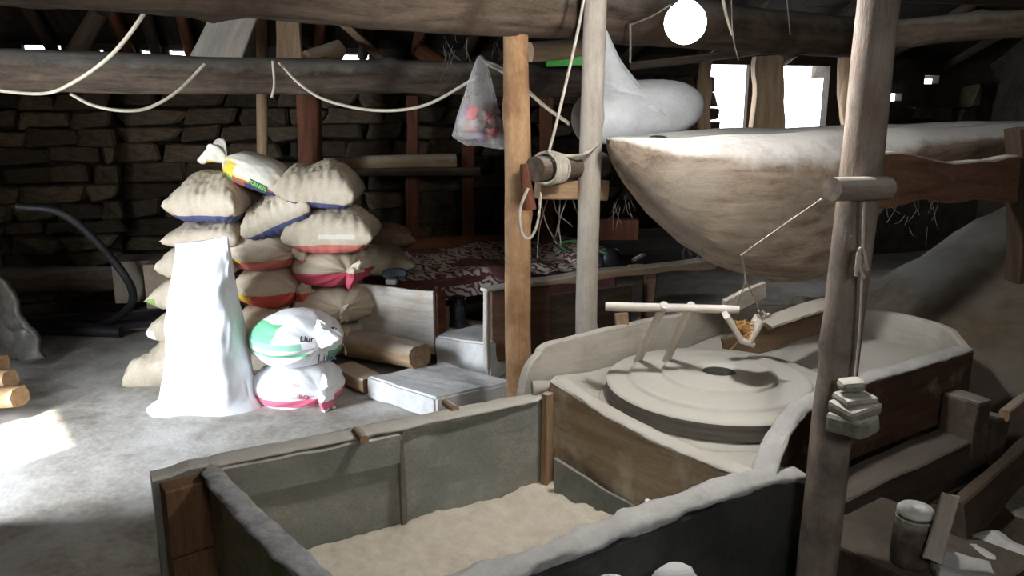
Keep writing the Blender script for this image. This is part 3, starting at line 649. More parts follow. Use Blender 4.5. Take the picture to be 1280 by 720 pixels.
# the flour heap
def flo(u, v):
    a = BL.lerp(BR, u); b = FL.lerp(FR, u); p = a.lerp(b, v)
    z = .135 + .02 * math.sin(v * 3.1) + .025 * nz(p, 3, 2) + .012 * nz(p, 12, 3) + .006 * nz(p, 32, 4) + .004 * nz(p, 70, 5)
    if u > .82: z += .045 * (u - .82) / .18 * (.5 + 1.2 * abs(nz((0, v * 9, 0), 1, 6)))
    return V((p.x, p.y, z))
tag(hf('flour', flo, 150, 110, m_flour, skirt=.02), 'heap of cream-coloured flour filling the bottom of the bin', 'flour', kind='stuff')
s0 = P(806, 632, 2.08); tag(log('stick', s0 + V((-.03, .03, -.13)), s0 + V((.012, -.0, .012)), .013, .013, m_stick, n=10, knots=0), 'short pale stick poking out of the flour at the bin front', 'stick')

# ------------------------------------------------------------------ mill bed (tray) and stones
ty = thing('meal_tray', 'flour-coated wooden meal tray around the millstone', 'tray', (.85, 3.0, 0))
wallboard('divider_board', [BR + V((.02, .0, 0)), BR.lerp(FR, .3) + V((-.0, -.0, 0)), BR.lerp(FR, .65) + V((-.01, -.01, 0)), FR], [.575, .535, .505, .50], [.02] * 4, .05, m_div, ty, seed=11, side=1)
rimcover('flour_ledge', [BR + V((.05, .03, .572)), BR.lerp(FR, .3) + V((.02, .02, .535)), BR.lerp(FR, .65) + V((.015, .015, .505)), FR + V((.015, .015, .502))], .036, m_bed, ty, 12, .22, .28)
wallboard('back_board', [(.045, 3.06, 0), (.07, 3.09, 0), (.115, 3.135, 0), (.19, 3.205, 0), (.62, 3.53, 0), (1.05, 3.80, 0)], [.46, .56, .605, .63, .635, .62], [.3] * 6, .035, m_traywood, ty, seed=13, side=1)
wallboard('back_board', [(1.05, 3.80, 0), (1.6, 3.86, 0), (1.93, 3.55, 0), (1.87, 3.18, 0)], [.62, .62, .62, .62], [.3] * 4, .035, m_traywood, ty, seed=14, side=1)
wallboard('side_board', [FR + V((.01, 0, 0)), (.80, 2.335, 0), (.88, 2.44, 0), (.99, 2.56, 0), (1.275, 2.78, 0), (1.86, 3.17, 0)], [.49, .548, .592, .62, .625, .62], [.34] * 6, .05, m_brown, ty, seed=15, side=-1)
def cap_pts(z): return [FR + V((.03, .02, .50 + z)), V((.80, 2.34, .55 + z)), V((.88, 2.445, .594 + z)), V((.985, 2.555, .622 + z)), V((1.27, 2.775, .628 + z)), V((1.55, 2.96, .626 + z)), V((1.86, 3.165, .624 + z))]
rimcover('flour_ledge', [p + V((.012, -.016, 0)) for p in cap_pts(-.004)], .036, m_cloth, ty, 16, .3, .32)
for i, (z0, z1) in enumerate(((.195, .335), (.03, .185))):
    board('sill_timber', V((.93, 2.38, (z0 + z1) / 2)) + V((.03 * i, -.02 - .03 * i, 0)), V((1.86, 3.02, (z0 + z1) / 2)) + V((.03 * i, -.03 * i, 0)), z1 - z0, .14, (0, 0, 1), m_darkwood if i else mat('dull_timber', (.055, .04, .03), (.13, .095, .075), 3, G_, dust=.12), ty, seed=17 + i, rough=.008)
SC = V((.84, 3.09, 0))
def trayf(u, v):
    pr = [(.09, 3.0), (.18, 3.19), (.62, 3.52), (1.05, 3.79), (1.58, 3.85), (1.9, 3.55), (1.87, 3.2), (1.28, 2.80), (.99, 2.58), (.80, 2.36), (.72, 2.26), (.42, 2.58), (.15, 2.90), (.09, 3.0)]
    t = u * (len(pr) - 1); i = min(int(t), len(pr) - 2); p = V((*pr[i], 0)).lerp(V((*pr[i + 1], 0)), t - i); c = V((SC.x, SC.y, 0))
    q = c.lerp(p, v); z = .40 + .05 * max(0, (q - c).length / .5 - .9) * 1.6 * (1 if v > .5 else 0) + (.05 * (v - .8) / .2 if v > .8 else 0) + .008 * nz(q, 8, 3)
    return V((q.x, q.y, min(z, .50)))
hf('tray_floor', trayf, 104, 16, m_traywood, ty)
boxm('tray_frame', (1.25, 3.33, .17), (1.0, .5, .34), m_darkwood, ty, rz=.6, bev=.01)
tag(lathe('bedstone', [(.02, .30), (.475, .30), (.485, .32), (.485, .405), (.475, .418), (.05, .42)], SC, m_bed, n=96, cap=True), 'pale fixed lower millstone under the turning stone', 'millstone')
ms = thing('millstone', 'round stepped upper millstone with a hole in the middle, white with flour', 'millstone', SC + V((0, 0, .425)))
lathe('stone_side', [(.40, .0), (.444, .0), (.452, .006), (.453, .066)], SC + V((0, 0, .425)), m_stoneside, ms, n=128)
pf = [(.453, .066), (.450, .073), (.440, .077), (.40, .0785), (.372, .080), (.3685, .0805), (.3672, .072), (.364, .073), (.362, .089), (.355, .096), (.34, .095), (.29, .099), (.238, .101), (.2335, .1005), (.232, .092), (.229, .093), (.228, .110), (.222, .116), (.20, .115), (.14, .121), (.10, .123), (.074, .121), (.066, .112)]
lathe('stone_top', pf, SC + V((0, 0, .425)), m_stone, ms, n=160)
lathe('eye_wall', [(.066, .112), (.064, .09), (.063, -.0), (.01, -.003)], SC + V((0, 0, .425)), m_stoneside, ms, n=64)
# eye wall: dark raw stone colour, also standing for the shade in the hole

# ladder-like damsel frame resting on the stone
df = thing('damsel_frame', 'pale stick frame with two slanting legs resting on the millstone', 'frame', P(840, 385, 2.98))
A, B = P(757, 383, 3.02), P(924, 387, 2.92)
log('crossbar', A, B, .018, .0155, m_stick, df, rough=.03, n=16, knots=1)
for (xa, ya, xb, yb, Y1, Y2) in ((830, 381, 797, 452, 2.98, 2.83), (864, 381, 831, 455, 2.96, 2.83)):
    zt = .508; low = G(xb, yb, zt); log('leg', low, P(xa, ya, 2.965), .0165, .0165, m_stick, df, rough=.04, n=14, knots=1)
tag(board('upright_stub', P(779, 440, 3.48), P(776, 392, 3.48), .055, .03, (1, 0, 0), m_tan), 'short tan upright board end behind the left end of the stick frame', 'board')
# feed shoe
sh = thing('feed_shoe', 'small V-shaped wooden feed shoe holding grain above the stone', 'feed shoe', P(930, 400, 2.92))
Ys = 2.90
board('shoe_side', P(925, 422, Ys), P(906, 391, Ys), .12, .020, (.15, 1, .0), m_stick, sh, rough=.003)
board('shoe_side', P(934, 426, Ys), P(950, 398, Ys), .12, .020, (.15, 1, .0), m_stick, sh, rough=.003)
board('shoe_bottom', P(921, 420, Ys), P(938, 426, Ys), .12, .018, (.15, 1, .0), m_stick, sh, rough=.002)
log('shoe_handle', P(944, 402, Ys), P(962, 393, Ys - .02), .009, .008, m_stick, sh, n=10, knots=0)
board('shoe_back', P(905, 385, Ys + .16), P(955, 362, Ys + .28), .07, .02, (0, 0, 1), m_paleboard, sh)
bmg = []
rg = random.Random(5)
def grains(name, fnp, n, r, mt, parent=None):
    bm = bmesh.new()
    for i in range(n):
        g = bmesh.ops.create_icosphere(bm, subdivisions=1, radius=r); c = fnp(i)
        for v in g['verts']: v.co = V((v.co.x * 1.5, v.co.y, v.co.z)) + c
    me = bpy.data.meshes.new(name); Mx = Matrix.Translation(fnp(0)); bm.transform(Mx.inverted()); bm.to_mesh(me); bm.free()
    return link(name, me, mt, parent, Mx)
tag(grains('grain', lambda i: P(930 + rg.uniform(-1, 1) * (3 + (i % 12) * .75), 420 - (i % 12) * 1.5, Ys) + V((0, rg.uniform(-.04, .05), 0)), 260, .0035, m_grain), 'orange-brown grain lying in the feed shoe', 'grain', kind='stuff')
tube('grain_spout', [P(926, 422, Ys), P(918, 432, Ys - .02), P(912, 438, Ys - .02)], .0022, m_grain, sh)
# chute board behind the shoe going right
tag(board('chute_board', P(955, 405, 3.2), P(1060, 372, 3.5), .09, .02, (.2, 1, .3), m_brown, seed=61), 'brown sloping board under the hopper behind the feed shoe', 'board')
tag(board('chute_board', P(905, 440, 3.62), P(1045, 392, 3.75), .14, .02, (0, 0, 1), mat('brown_backboard', (.16, .10, .06), (.30, .21, .14), 3, G_), seed=62), 'brown plank leaning behind the millstone', 'board')

# ------------------------------------------------------------------ hopper
def hopper():
    A = V((.385, 3.25, 0)); Bv = V((2.95, 4.15, 0)); ax = (Bv - A).normalized(); Lh = (Bv - A).length; nn = V((ax.y, -ax.x, 0))
    # station: (s metres, rim z, bottom z, half width)
    st = [(0, 1.46, 1.43, .02), (.04, 1.465, 1.36, .10), (.12, 1.47, 1.265, .19), (.25, 1.475, 1.13, .28), (.42, 1.48, .99, .34), (.60, 1.485, .89, .37), (.78, 1.49, .83, .38), (.93, 1.49, .825, .38), (1.05, 1.49, .87, .38), (1.15, 1.495, 1.0, .37), (1.28, 1.50, 1.18, .36), (1.5, 1.50, 1.25, .34), (1.9, 1.51, 1.30, .31), (2.4, 1.52, 1.34, .26), (Lh, 1.52, 1.40, .12)]
    def ev(s):
        for a, b in zip(st, st[1:]):
            if s <= b[0] + 1e-6:
                t = (s - a[0]) / (b[0] - a[0]); t2 = t
                return [a[k] + (b[k] - a[k]) * t2 for k in (1, 2, 3)]
        return st[-1][1:]
    rings = []; m_, n = 110, 56
    for i in range(m_ + 1):
        s = Lh * i / m_; zr, zb, hw = ev(s); dep = zr - zb; ring = []
        for j in range(n):
            f = j / (n - 1)
            if f < .62:      # outside: from front shoulder under to the back
                a = math.pi * f / .62; x = hw * math.copysign(abs(math.cos(a)) ** (.62 if s < .95 else .8), math.cos(a)) * (1 - .30 * math.exp(-(min(a, math.pi - a) / .16) ** 2)); z = -math.sin(a) ** (1.15) * dep
                z += 0; th = 0
                q = V((s * 1.2, x * 2, z * 2)); x *= 1 + .06 * nz(q, 2, 3) + .02 * nz(V((s, x * 8, z * 14)), 1, 5)
                if f < .10: z -= .06 * 0
            else:            # inside: back lip to front lip, shallower
                a = math.pi * (1 - (f - .62) / .38); x = (hw - .055) * math.cos(a); z = -math.sin(a) ** 1.0 * max(0, dep * .75) ; x = (hw * .70 - min(.05, hw * .3)) * math.cos(a)
                if f in (.62,): pass
                z += .0
            y0 = A + ax * s + nn * x
            rim = .012 * nz(V((s, x, 0)), 4, 9)
            # round the shoulders upward
            ring.append((y0.x - 1.2, y0.y - 3.4, zr + z + rim + (-.0)))
        rings.append(ring)
    me = mesh('hopper', *loft(rings)); o = link('hopper', me, m_hop, None, Matrix.Translation((1.2, 3.4, 0)))
    return tag(o, 'big hollowed-out wooden grain hopper hanging above the millstone', 'hopper')
hopper()
m_grainfill = mat('dusty_grain_fill', (.6, .58, .53), (.82, .8, .76), 9, bump=.5)
def hfill(u, v):
    A = V((.385, 3.25, 0)); Bv = V((2.95, 4.15, 0)); ax = (Bv - A).normalized(); nn = V((ax.y, -ax.x, 0)); s = .22 + 2.1 * u
    hw = min(.22, .04 + s * .45) * (1 if s < 1.4 else 1 - .25 * (s - 1.4)); hw = max(hw, .1)
    p = A + ax * s + nn * (hw * (2 * v - 1)); return V((p.x, p.y, 1.44 + .03 * (1 - (2 * v - 1) ** 2) + .014 * nz(p, 5, 3)))
tag(hf('grain_fill', hfill, 60, 14, m_grainfill), 'floury meal filling the top of the hopper', 'meal', kind='stuff')

# white sack lying on the hopper's left end
def lying_sack():
    Y = 3.62; a = P(718, 152, Y - .05); b = P(876, 130, Y + .18); rings = []; n = 56; ax = (b - a); L = ax.length; M = frm(a, ax, (0, 0, 1))
    for i in range(49):
        s = i / 48; pr = max(.04, (1 - abs(2 * s - 1) ** 3.4)) ** .5; rt = lerp(.165, .125, s); ring = []
        for j in range(n):
            t = 6.2832 * j / n; q = V((s * 2, math.cos(t), math.sin(t)))
            r = rt * pr * (1 + .05 * nz(q, 1.5, 2) + .03 * math.cos(22 * t) * max(0, abs(2 * s - 1) - .7) - .07 * crease(q, 5))
            x = r * math.cos(t); 
            if x < -.105: x = -.105 + (x + .105) * .2
            y = r * 1.0 * math.sin(t)
            # raised open neck at the left top
            k = math.exp(-((s - .17) / .10) ** 2) * max(0, math.cos(t)) ** 3
            ring.append((x + .0 * k, y * (1 - .5 * k), s * L))
        rings.append(ring)
    o = thing('white_sack', 'white sack lying on the left end of the hopper with its neck raised', 'sack', a)
    wm = sackmat('bright_white_sack', ((.42, .44, .46), (.58, .61, .63)))
    link('sack_body', mesh('sack_body', *loft(rings)), wm, o, M)
    pts = [P(795, 132, Y), P(780, 112, Y - .01), P(762, 76, Y - .03), P(753, 36, Y - .05)]; rr = [.16, .14, .062, .018]; sp = spline(pts, 8); rings = []
    base = Matrix.Translation(a); bi = base.inverted()
    for i, q in enumerate(sp):
        t = i / (len(sp) - 1) * 3; k = min(2, int(t)); r = lerp(rr[k], rr[k + 1], (t - k) ** .85)
        rings.append([bi @ (q + V((r * math.cos(g) * (1 + .1 * math.cos(7 * g)), .5 * r * math.sin(g), (r * .35 * -math.cos(g))))) for g in [6.2832 * j / 40 for j in range(40)]])
    link('sack_neck', mesh('sack_neck', *loft(rings)), wm, o, base.copy())
lying_sack()

# ------------------------------------------------------------------ plank and roller at the right post, rope with weight
tag(board('support_plank', P(1068, 226, 2.42), P(1300, 226, 3.05), .15, .05, (0, 0, 1), mat('rust_plank', (.13, .065, .04), (.30, .16, .10), 3, G_, dust=.8), seed=64, rough=.02), 'rusty brown plank running right from the foreground post below the hopper rim', 'board')
tag(log('roller', P(1040, 236.5, 2.02), P(1108, 235, 2.12), .031, .032, mat('roller_wood', (.13, .10, .08), (.34, .29, .24), 3, G_, dust=.6), n=24, rough=.05, knots=0), 'short round roller log end sticking out in front of the right post', 'log')
tag(board('post', P(1277, 350, 2.95), P(1275, 160, 2.95), .07, .09, (1, 0, 0), m_darkwood, seed=65, rough=.012), 'dark upright timber at the right edge beside the hopper rim', 'post')
tube_ = lambda name, pts, r, label, cat='rope', mt=None, grp=None, **k: tag(tube(name, pts, r, mt or m_rope, **k), label, cat, grp)
K = P(927, 319, 2.55)
tube_('string', [P(1028, 249, 2.1), P(978, 283, 2.32), K], .0038, 'thin white string running down left from the roller log', 'string', wob=.3)
tube_('string', [K, P(931, 340, 2.62), P(932, 350, 2.66)], .003, 'short string between the two knots above the feed shoe', 'string', wob=.3)
tube_('string', [P(932, 350, 2.66), P(922, 382, 2.86)], .0028, 'string tied down to the end of the stick frame', 'string')
tube_('string', [P(932, 350, 2.66), P(952, 391, 2.87)], .0035, 'string tied down to the feed shoe handle', 'string', wob=.3)
tube('knot', [P(948, 388, 2.87), P(956, 392, 2.87), P(953, 399, 2.87), P(947, 394, 2.87)], .005, m_rope, sh, wob=.4)
wr = thing('rope_weight', 'stacked stone weight dangling on a cord in front of the right post', 'weight', P(1066, 520, 2.06))
tube('cord', [P(1080, 252, 2.06), P(1078, 330, 2.06), P(1074, 420, 2.06), P(1068, 478, 2.06)], .0035, m_rope, wr, wob=.3)
for i, q in enumerate(((1074, 314, 1070, 345), (1080, 316, 1084, 338), (1074, 330, 1080, 348))):
    tube('cord_tail', [P(1077, 312, 2.05), P(q[0], q[1], 2.04), P(q[2], q[3], 2.04)], .005, m_rope, wr, wob=.5, seed=i)
for i, (py, hw, hh) in enumerate(((486, .030, .028), (499, .050, .03), (511, .056, .035), (526, .058, .055))):
    boxm('weight_stone', P(1065 + (i % 2) * 3, py, 2.03), (hw * 2 * .95, hw * 1.7, hh), m_weight, wr, rz=.2 * i, bev=.012, jit=.016, seed=i)

# windlass between the two near posts
wd = thing('windlass', 'wooden windlass drum wound with rope between the tan and the pale post', 'windlass', P(700, 215, 3.4))
log('drum', P(668, 211, 3.25), P(752, 206, 3.62), .052, .058, m_beam, wd, rough=.08, n=22, knots=1)
board('cross_plank', P(672, 237, 3.38), P(757, 238, 3.58), .085, .045, (0, 0, 1), m_tan, wd, seed=66)
for i in range(6):
    c = P(681 + i * 3.1, 210, 3.27 + i * .012); d = (P(752, 206, 3.62) - P(668, 211, 3.25)).normalized(); Fm = frm(c, d)
    tube('rope_turn', [Fm @ V((.063 * math.cos(a) * (1 + .05 * math.sin(i)), .063 * math.sin(a), .004 * math.sin(a + i))) for a in [k * .5236 for k in range(13)]], .006, m_rope, wd, seg=3, n=6)
log('drum_handle', P(662, 262, 3.2), P(655, 205, 3.2), .03, .016, m_red, wd, n=12)
tube_('rope', [P(735, -30, 3.3), P(722, 40, 3.3), P(706, 110, 3.28), P(694, 160, 3.26), P(686, 190, 3.24)], .0062, 'long white rope rising from the windlass past the pale post to the roof')
tube_('rope', [P(690, 190, 3.3), P(712, 195, 3.34), P(735, 190, 3.33), P(749, 178, 3.40)], .0062, 'white rope tied from the windlass round the pale post')
tube_('rope', [P(660, 235, 3.18), P(650, 262, 3.17), P(652, 290, 3.17), P(662, 298, 3.17), P(672, 278, 3.18), P(676, 240, 3.2)], .0062, 'slack loop of rope hanging below the windlass drum')
for i in range(7):
    a = P(676 + i * 8, 250, 3.5); rr = random.Random(i); b = a + V((rr.uniform(-.06, .1), rr.uniform(-.05, .1), -rr.uniform(.12, .32)))
    tube('straw', [a, a.lerp(b, .5) + V((rr.uniform(-.03, .03), 0, 0)), b], .0035, m_cob, wd, n=5, seg=4)

# ------------------------------------------------------------------ cables
cab = lambda pts, label, r=.0085: tube_('cable', pts, r, label, 'cable', m_cable)
cab([P(-30, 110, 4.0), P(50, 117, 3.95), P(90, 104, 3.8), P(140, 68, 3.5), P(183, 12, 3.1), P(192, -20, 2.9)], 'cream cable looping from the far left up over the nearer beam')
cab([P(88, 117, 4.0), P(115, 131, 4.02), P(150, 138, 4.05), P(185, 135, 4.1), P(222, 114, 4.15), P(256, 80, 4.2)], 'cream cable hanging in a shallow loop below the left of the log beam')
cab([P(349, 78, 4.5), P(375, 105, 4.45), P(410, 126, 4.4), P(470, 138, 4.3), P(530, 132, 4.2), P(585, 103, 4.05), P(596, 96, 4.0)], 'cream cable sagging from the log beam to the hanging bag')
cab([P(606, 78, 3.85), P(640, 97, 3.7), P(680, 132, 3.65), P(712, 155, 3.62)], 'cream cable running right behind the tan post to the white sack')
cab([P(341, 76, 4.45), P(343, 105, 4.44), P(340, 122, 4.43)], 'short cable end hanging from the log beam', .008)
# plastic bag on the beam
bag = thing('plastic_bag', 'translucent plastic bag of pink and mauve scraps hanging beside the tan post', 'bag', P(600, 130, 3.75))
rings = []; apex = P(601, 70, 3.75); bt = P(600, 180, 3.75); BM = WM[bag.name]; Bi = BM.inverted()
for i in range(25):
    s = i / 24; z = lerp(apex.z, bt.z, s); hw = lerp(.012, .128, s ** .85) * (1 if s < .96 else .85); cx = lerp(apex.x, bt.x - .004, s); ring = []
    for j in range(36):
        a = 6.2832 * j / 36; k = 1 + .14 * nz((math.cos(a) * 2, math.sin(a) * 2, s * 2), 1.5, 4) * s + .08 * math.cos(9 * a) * (1 - s)
        ring.append(Bi @ V((cx + hw * k * math.cos(a), apex.y + hw * .55 * k * math.sin(a), z + (.012 * nz((math.cos(a) * 2, 0, 0), 1, 2) - .02 * math.sin(a * 1) * (s > .9) + .02 * -math.cos(a)) * s)))
    rings.append(ring)
link('bag_film', mesh('bag_film', *loft(rings)), film('thin_plastic', (.80, .76, .73), .33), bag, BM.copy())
rg = random.Random(3)
cols = [mat('scrap_' + n_, tuple(x * .8 for x in c_), c_, 9, bump=.5) for n_, c_ in (('pink', (.75, .30, .32)), ('mauve', (.42, .28, .55)), ('olive', (.35, .34, .25)), ('grey', (.45, .48, .52)))]
for i in range(22):
    bm = bmesh.new(); bmesh.ops.create_icosphere(bm, subdivisions=3, radius=.030)
    for v in bm.verts: v.co *= 1 + .5 * nz(v.co, 30, i)
    me = bpy.data.meshes.new('scrap'); bm.to_mesh(me); bm.free(); me.polygons.foreach_set('use_smooth', [True] * len(me.polygons))
    link('scrap', me, cols[i % 4], bag, Matrix.Translation((bt.x + rg.uniform(-.078, .072), bt.y + rg.uniform(-.03, .01), bt.z + .035 + rg.uniform(0, .12))))
tube('bag_handle', [apex, P(606, 76, 3.72), P(618, 80, 3.66), P(630, 86, 3.56)], .006, m_cob, bag)

# ------------------------------------------------------------------ bulb and its wires
bu = thing('light_bulb', 'bright round light bulb hanging under the top beam', 'bulb', BULB)
prof = [(.002, -.060)] + [(.060 * math.sin(a), -.060 * math.cos(a)) for a in [k * .17 for k in range(1, 16)]] + [(.020, .062), (.020, .070)]
lathe('bulb_globe', prof, BULB, emit('bulb_glow', (1, .97, .93), BULB_E), bu, n=40, cap=True)
lathe('bulb_socket', [(.022, .068), (.024, .085), (.020, .12), (.008, .13)], BULB, m_wcap, bu, n=20, cap=True)
tube('flex', [BULB + V((0, 0, .128)), BULB + V((.02, .02, .30)), BULB + V((.05, .1, .6))], .004, m_cable, bu)
tube_('wire', [P(838, 6, 3.4), P(815, 20, 3.5), P(788, 31, 3.6)], .004, 'thin wire from the bulb left to the beam', 'wire', m_cob)
tube_('wire', [P(788, 30, 3.6), P(788, 78, 3.6)], .005, 'short vertical wire hanging above the white sack', 'wire', m_cob)
tube_('ribbon', [P(903, -5, 3.6), P(908, 20, 3.6), P(916, 44, 3.58)], .007, 'pale twisted ribbon hanging right of the bulb', 'string', m_rope)
tube_('ribbon', [P(914, -5, 3.62), P(916, 44, 3.58), P(923, 75, 3.6)], .003, 'thin thread hanging right of the bulb beside the ribbon', 'string', m_cob)
tube_('wire', [P(983, -5, 4.0), P(988, 44, 4.0)], .003, 'thin wire hanging over the dark beam end', 'wire', m_cob)

# cobwebs
cw = random.Random(8); bm_pts = []
cb = thing('cobwebs', 'dusty cobweb threads hanging under the beams and the hopper', 'cobweb', P(700, 100, 4)); cb['kind'] = 'stuff'
def web(pa, spread, n, ln):
    for i in range(n):
        a = V(pa) + V([cw.uniform(-spread, spread) for _ in range(3)]); b = a + V((cw.uniform(-.5, .5) * ln, cw.uniform(-.2, .2) * ln, -cw.uniform(.3, 1) * ln))
        bm_pts.append((a, a.lerp(b, .5) + V((0, 0, -.1 * ln)), b))
web(P(568, 52, 3.8), .06, 12, .16); web(P(625, 62, 3.7), .06, 10, .12); web(P(1095, 268, 2.9), .06, 12, .10); web(P(1150, 262, 3.1), .10, 14, .10); web(P(868, 318, 3.25), .05, 14, .08); web(P(1060, 290, 2.1), .01, 5, .05); web(P(780, 250, 3.4), .04, 12, .1)
vs_, fs = [], []
for a, m_, b in bm_pts:
    q = spline([a, m_, b], 4); rr = [[p + V((.0011 * math.cos(g), .0011 * math.sin(g), 0)) for g in (0, 2.1, 4.2)] for p in q]; v1, f1_ = loft(rr, False); k = len(vs_); vs_ += v1; fs += [tuple(x + k for x in f) for f in f1_]
o = link('web_threads', mesh('web_threads', [WM[cb.name].inverted() @ V(v) for v in vs_], fs), m_cob, cb, WM[cb.name].copy()); o['kind'] = 'stuff'

# ------------------------------------------------------------------ steps, chest, bed
slab = thing('stone_step', 'low pale mortar-faced slab on the floor behind the bin', 'step', (-.4, 4.15, 0))
def quadblock(name, pts, z0, z1, mt, parent, seed=0, jit=.006):
    pts = [V((*p[:2], 0)) for p in pts]; c = sum(pts, V()) / 4; M = Matrix.Translation(c)
    bm = bmesh.new(); vb = [bm.verts.new(p - c + V((0, 0, z0))) for p in pts]; vt = [bm.verts.new(p - c + V((0, 0, z1))) for p in pts]
    bm.faces.new(vb[::-1]); bm.faces.new(vt)
    for i in range(4): bm.faces.new((vb[i], vb[(i + 1) % 4], vt[(i + 1) % 4], vt[i]))
    bmesh.ops.bevel(bm, geom=bm.edges[:], offset=.012, segments=2, affect='EDGES')
    bmesh.ops.subdivide_edges(bm, edges=[e for e in bm.edges if e.calc_length() > .06], cuts=6, use_grid_fill=True)
    for v in bm.verts: v.co += V((nz(v.co, 7, seed), nz(v.co, 7, seed + 1), nz(v.co, 7, seed + 2))) * jit
    bmesh.ops.recalc_face_normals(bm, faces=bm.faces)
    me = bpy.data.meshes.new(name); bm.to_mesh(me); bm.free(); return link(name, me, mt, parent, M)
quadblock('slab_body', [(-.805, 4.2), (-.39, 3.87), (.02, 4.1), (-.40, 4.46)], 0, .13, m_conc, slab, 3, .012)
tag(quadblock('stone_block', [(-.46, 4.60), (-.13, 4.42), (.06, 4.80), (-.30, 5.0)], 0, .245, m_conc, None, 5, .012), 'whitewashed block between the grey chest panel and the open box', 'block')
ch = thing('chest', 'weathered grey wooden chest panel with a brown end, left of the flask', 'chest', (-.7, 4.8, 0))
board('front_panel', V((-.96, 4.87, .31)), V((-.465, 4.64, .31)), .38, .03, (0, 0, 1), m_paleboard, ch, seed=71, w1=.39)
board('end_panel', V((-.46, 4.65, .33)), V((-.415, 4.70, .33)), .34, .03, (0, 0, 1), m_red, ch, seed=72)
board('back_panel', V((-.90, 5.0, .22)), V((-.36, 4.80, .22)), .30, .03, (0, 0, 1), m_tan, ch, seed=73)
tag(lathe('flask', [(.001, 0), (.054, 0), (.058, .012), (.052, .03), (.052, .13), (.055, .14), (.055, .175), (.047, .19), (.001, .192)], (-.335, 4.80, .247), m_blackfl, n=36), 'black cylindrical flask standing on the whitewashed block', 'flask')
tag(boxm('brown_box', P(553, 396, 4.95), (.10, .1, .09), m_red, None, bev=.006), 'small reddish box left of the black flask', 'box')
bx = thing('open_box', 'dark brown open-fronted box with a pale edge behind the tan post', 'box', (.05, 4.6, 0))
board('side_panel', V((-.145, 4.42, .10)), V((-.145, 4.42, .56)), .05, .03, (.3, 1, 0), m_paleboard, bx, seed=74)
board('inner_panel', V((-.12, 4.50, .33)), V((.22, 4.66, .33)), .44, .025, (0, 0, 1), mat('box_dark_brown', (.07, .035, .022), (.16, .085, .05), 3, G_), bx, seed=75)
board('inner_panel', V((.22, 4.66, .25)), V((.75, 4.90, .25)), .48, .025, (0, 0, 1), m_darkwood, bx, seed=76)
board('top_edge', V((-.16, 4.43, .565)), V((.10, 4.60, .575)), .08, .02, (.5, -1, 0), m_paleboard, bx, seed=77)
bed = thing('bed', 'low wooden bed platform under the maroon blanket', 'bed', (.1, 5.4, 0))
E1, E2, BO = V((.93, .37, 0)), V((-.37, .93, 0)), V((-.78, 5.02, 0))
board('front_rail', V((-.02, 4.60, .56)), V((1.30, 5.12, .585)), .05, .10, (0, 0, 1), m_tan, bed, seed=78, rough=.012)
board('front_rail', V((1.30, 5.12, .585)), V((1.55, 5.22, .59)), .04, .09, (0, 0, 1), m_tan, bed, seed=79)
for p in (V((.86, 4.98, 0)), V((.80, 4.98, 0))): pass
board('leg', V((.88, 5.0, 0)), V((.88, 5.0, .56)), .08, .08, (1, 0, 0), m_brown, bed); board('leg', V((.72, 4.98, 0)), V((.72, 4.98, .48)), .10, .05, (1, 0, 0), m_tan, bed)
quadblock('mattress', [BO, BO + E1 * 1.65, BO + E1 * 1.65 + E2 * .95, BO + E2 * .95], .28, .47, mat('mattress_cloth', (.12, .04, .04), (.2, .08, .07), 5), bed, 9, .01)
for uu in (.1, .9):
    for vv in (.1, .9): q = BO + E1 * 1.65 * uu + E2 * .95 * vv; board('leg', q, q + V((0, 0, .30)), .08, .08, (1, 0, 0), m_darkwood, bed)
def blk(u, v):
    p = BO - E2 * .06 + E1 * (1.72 * u - .02) + E2 * (1.02 * v); z = .50 + .05 * nz(p, 2.2, 3) + .035 * abs(nz(p, 5, 5)) + .012 * nz(p, 16, 6)
    if v < .12: z -= (.12 - v) / .12 * (.14 if u < .55 else .03)
    if u > .8: z += .03
    if u < .2 : z += .02
    return V((p.x, p.y, z))
tag(hf('blanket', blk, 110, 70, m_blanket), 'rumpled maroon blanket with cream zigzag print on the bed', 'blanket')
tag(log('bolster', P(500, 309, 6.35), P(640, 303, 6.6), .075, .07, mat('rust_cloth', (.13, .045, .02), (.26, .10, .05), 4), n=20), 'long rust-brown roll lying behind the blanket', 'bolster')
tag(pillow_sack('x', P(478, 296, 6.2), .5, .35, .2, .2, m_burlap, None, 44), 'dark burlap sack behind the bed near the back wall', 'sack')
tag(pillow_sack('x', P(492, 339, 5.0), .16, .14, .10, .2, m_bluecl, None, 45, name='cloth_bundle'), 'small blue-grey cloth bundle on the left end of the bed', 'cloth')
tag(boxm('white_packet', P(489, 352, 4.93), (.07, .05, .035), m_wcap, None, bev=.008), 'small white packet on the chest beside the blue bundle', 'packet')
# planks on the floor beside chest
tag(log('half_log', P(440, 428, 4.75) , P(524, 446, 4.35) , .10, .085, m_tan, seed=81, rough=.12, flat=.75), 'thick grey-tan half log lying between the pile and the step', 'log')
tag(board('floor_board', G(430, 462, .06), G(466, 480, .06), .14, .08, (.4, 1, 0), m_tan, seed=82), 'short board on the floor beside the slab', 'board')

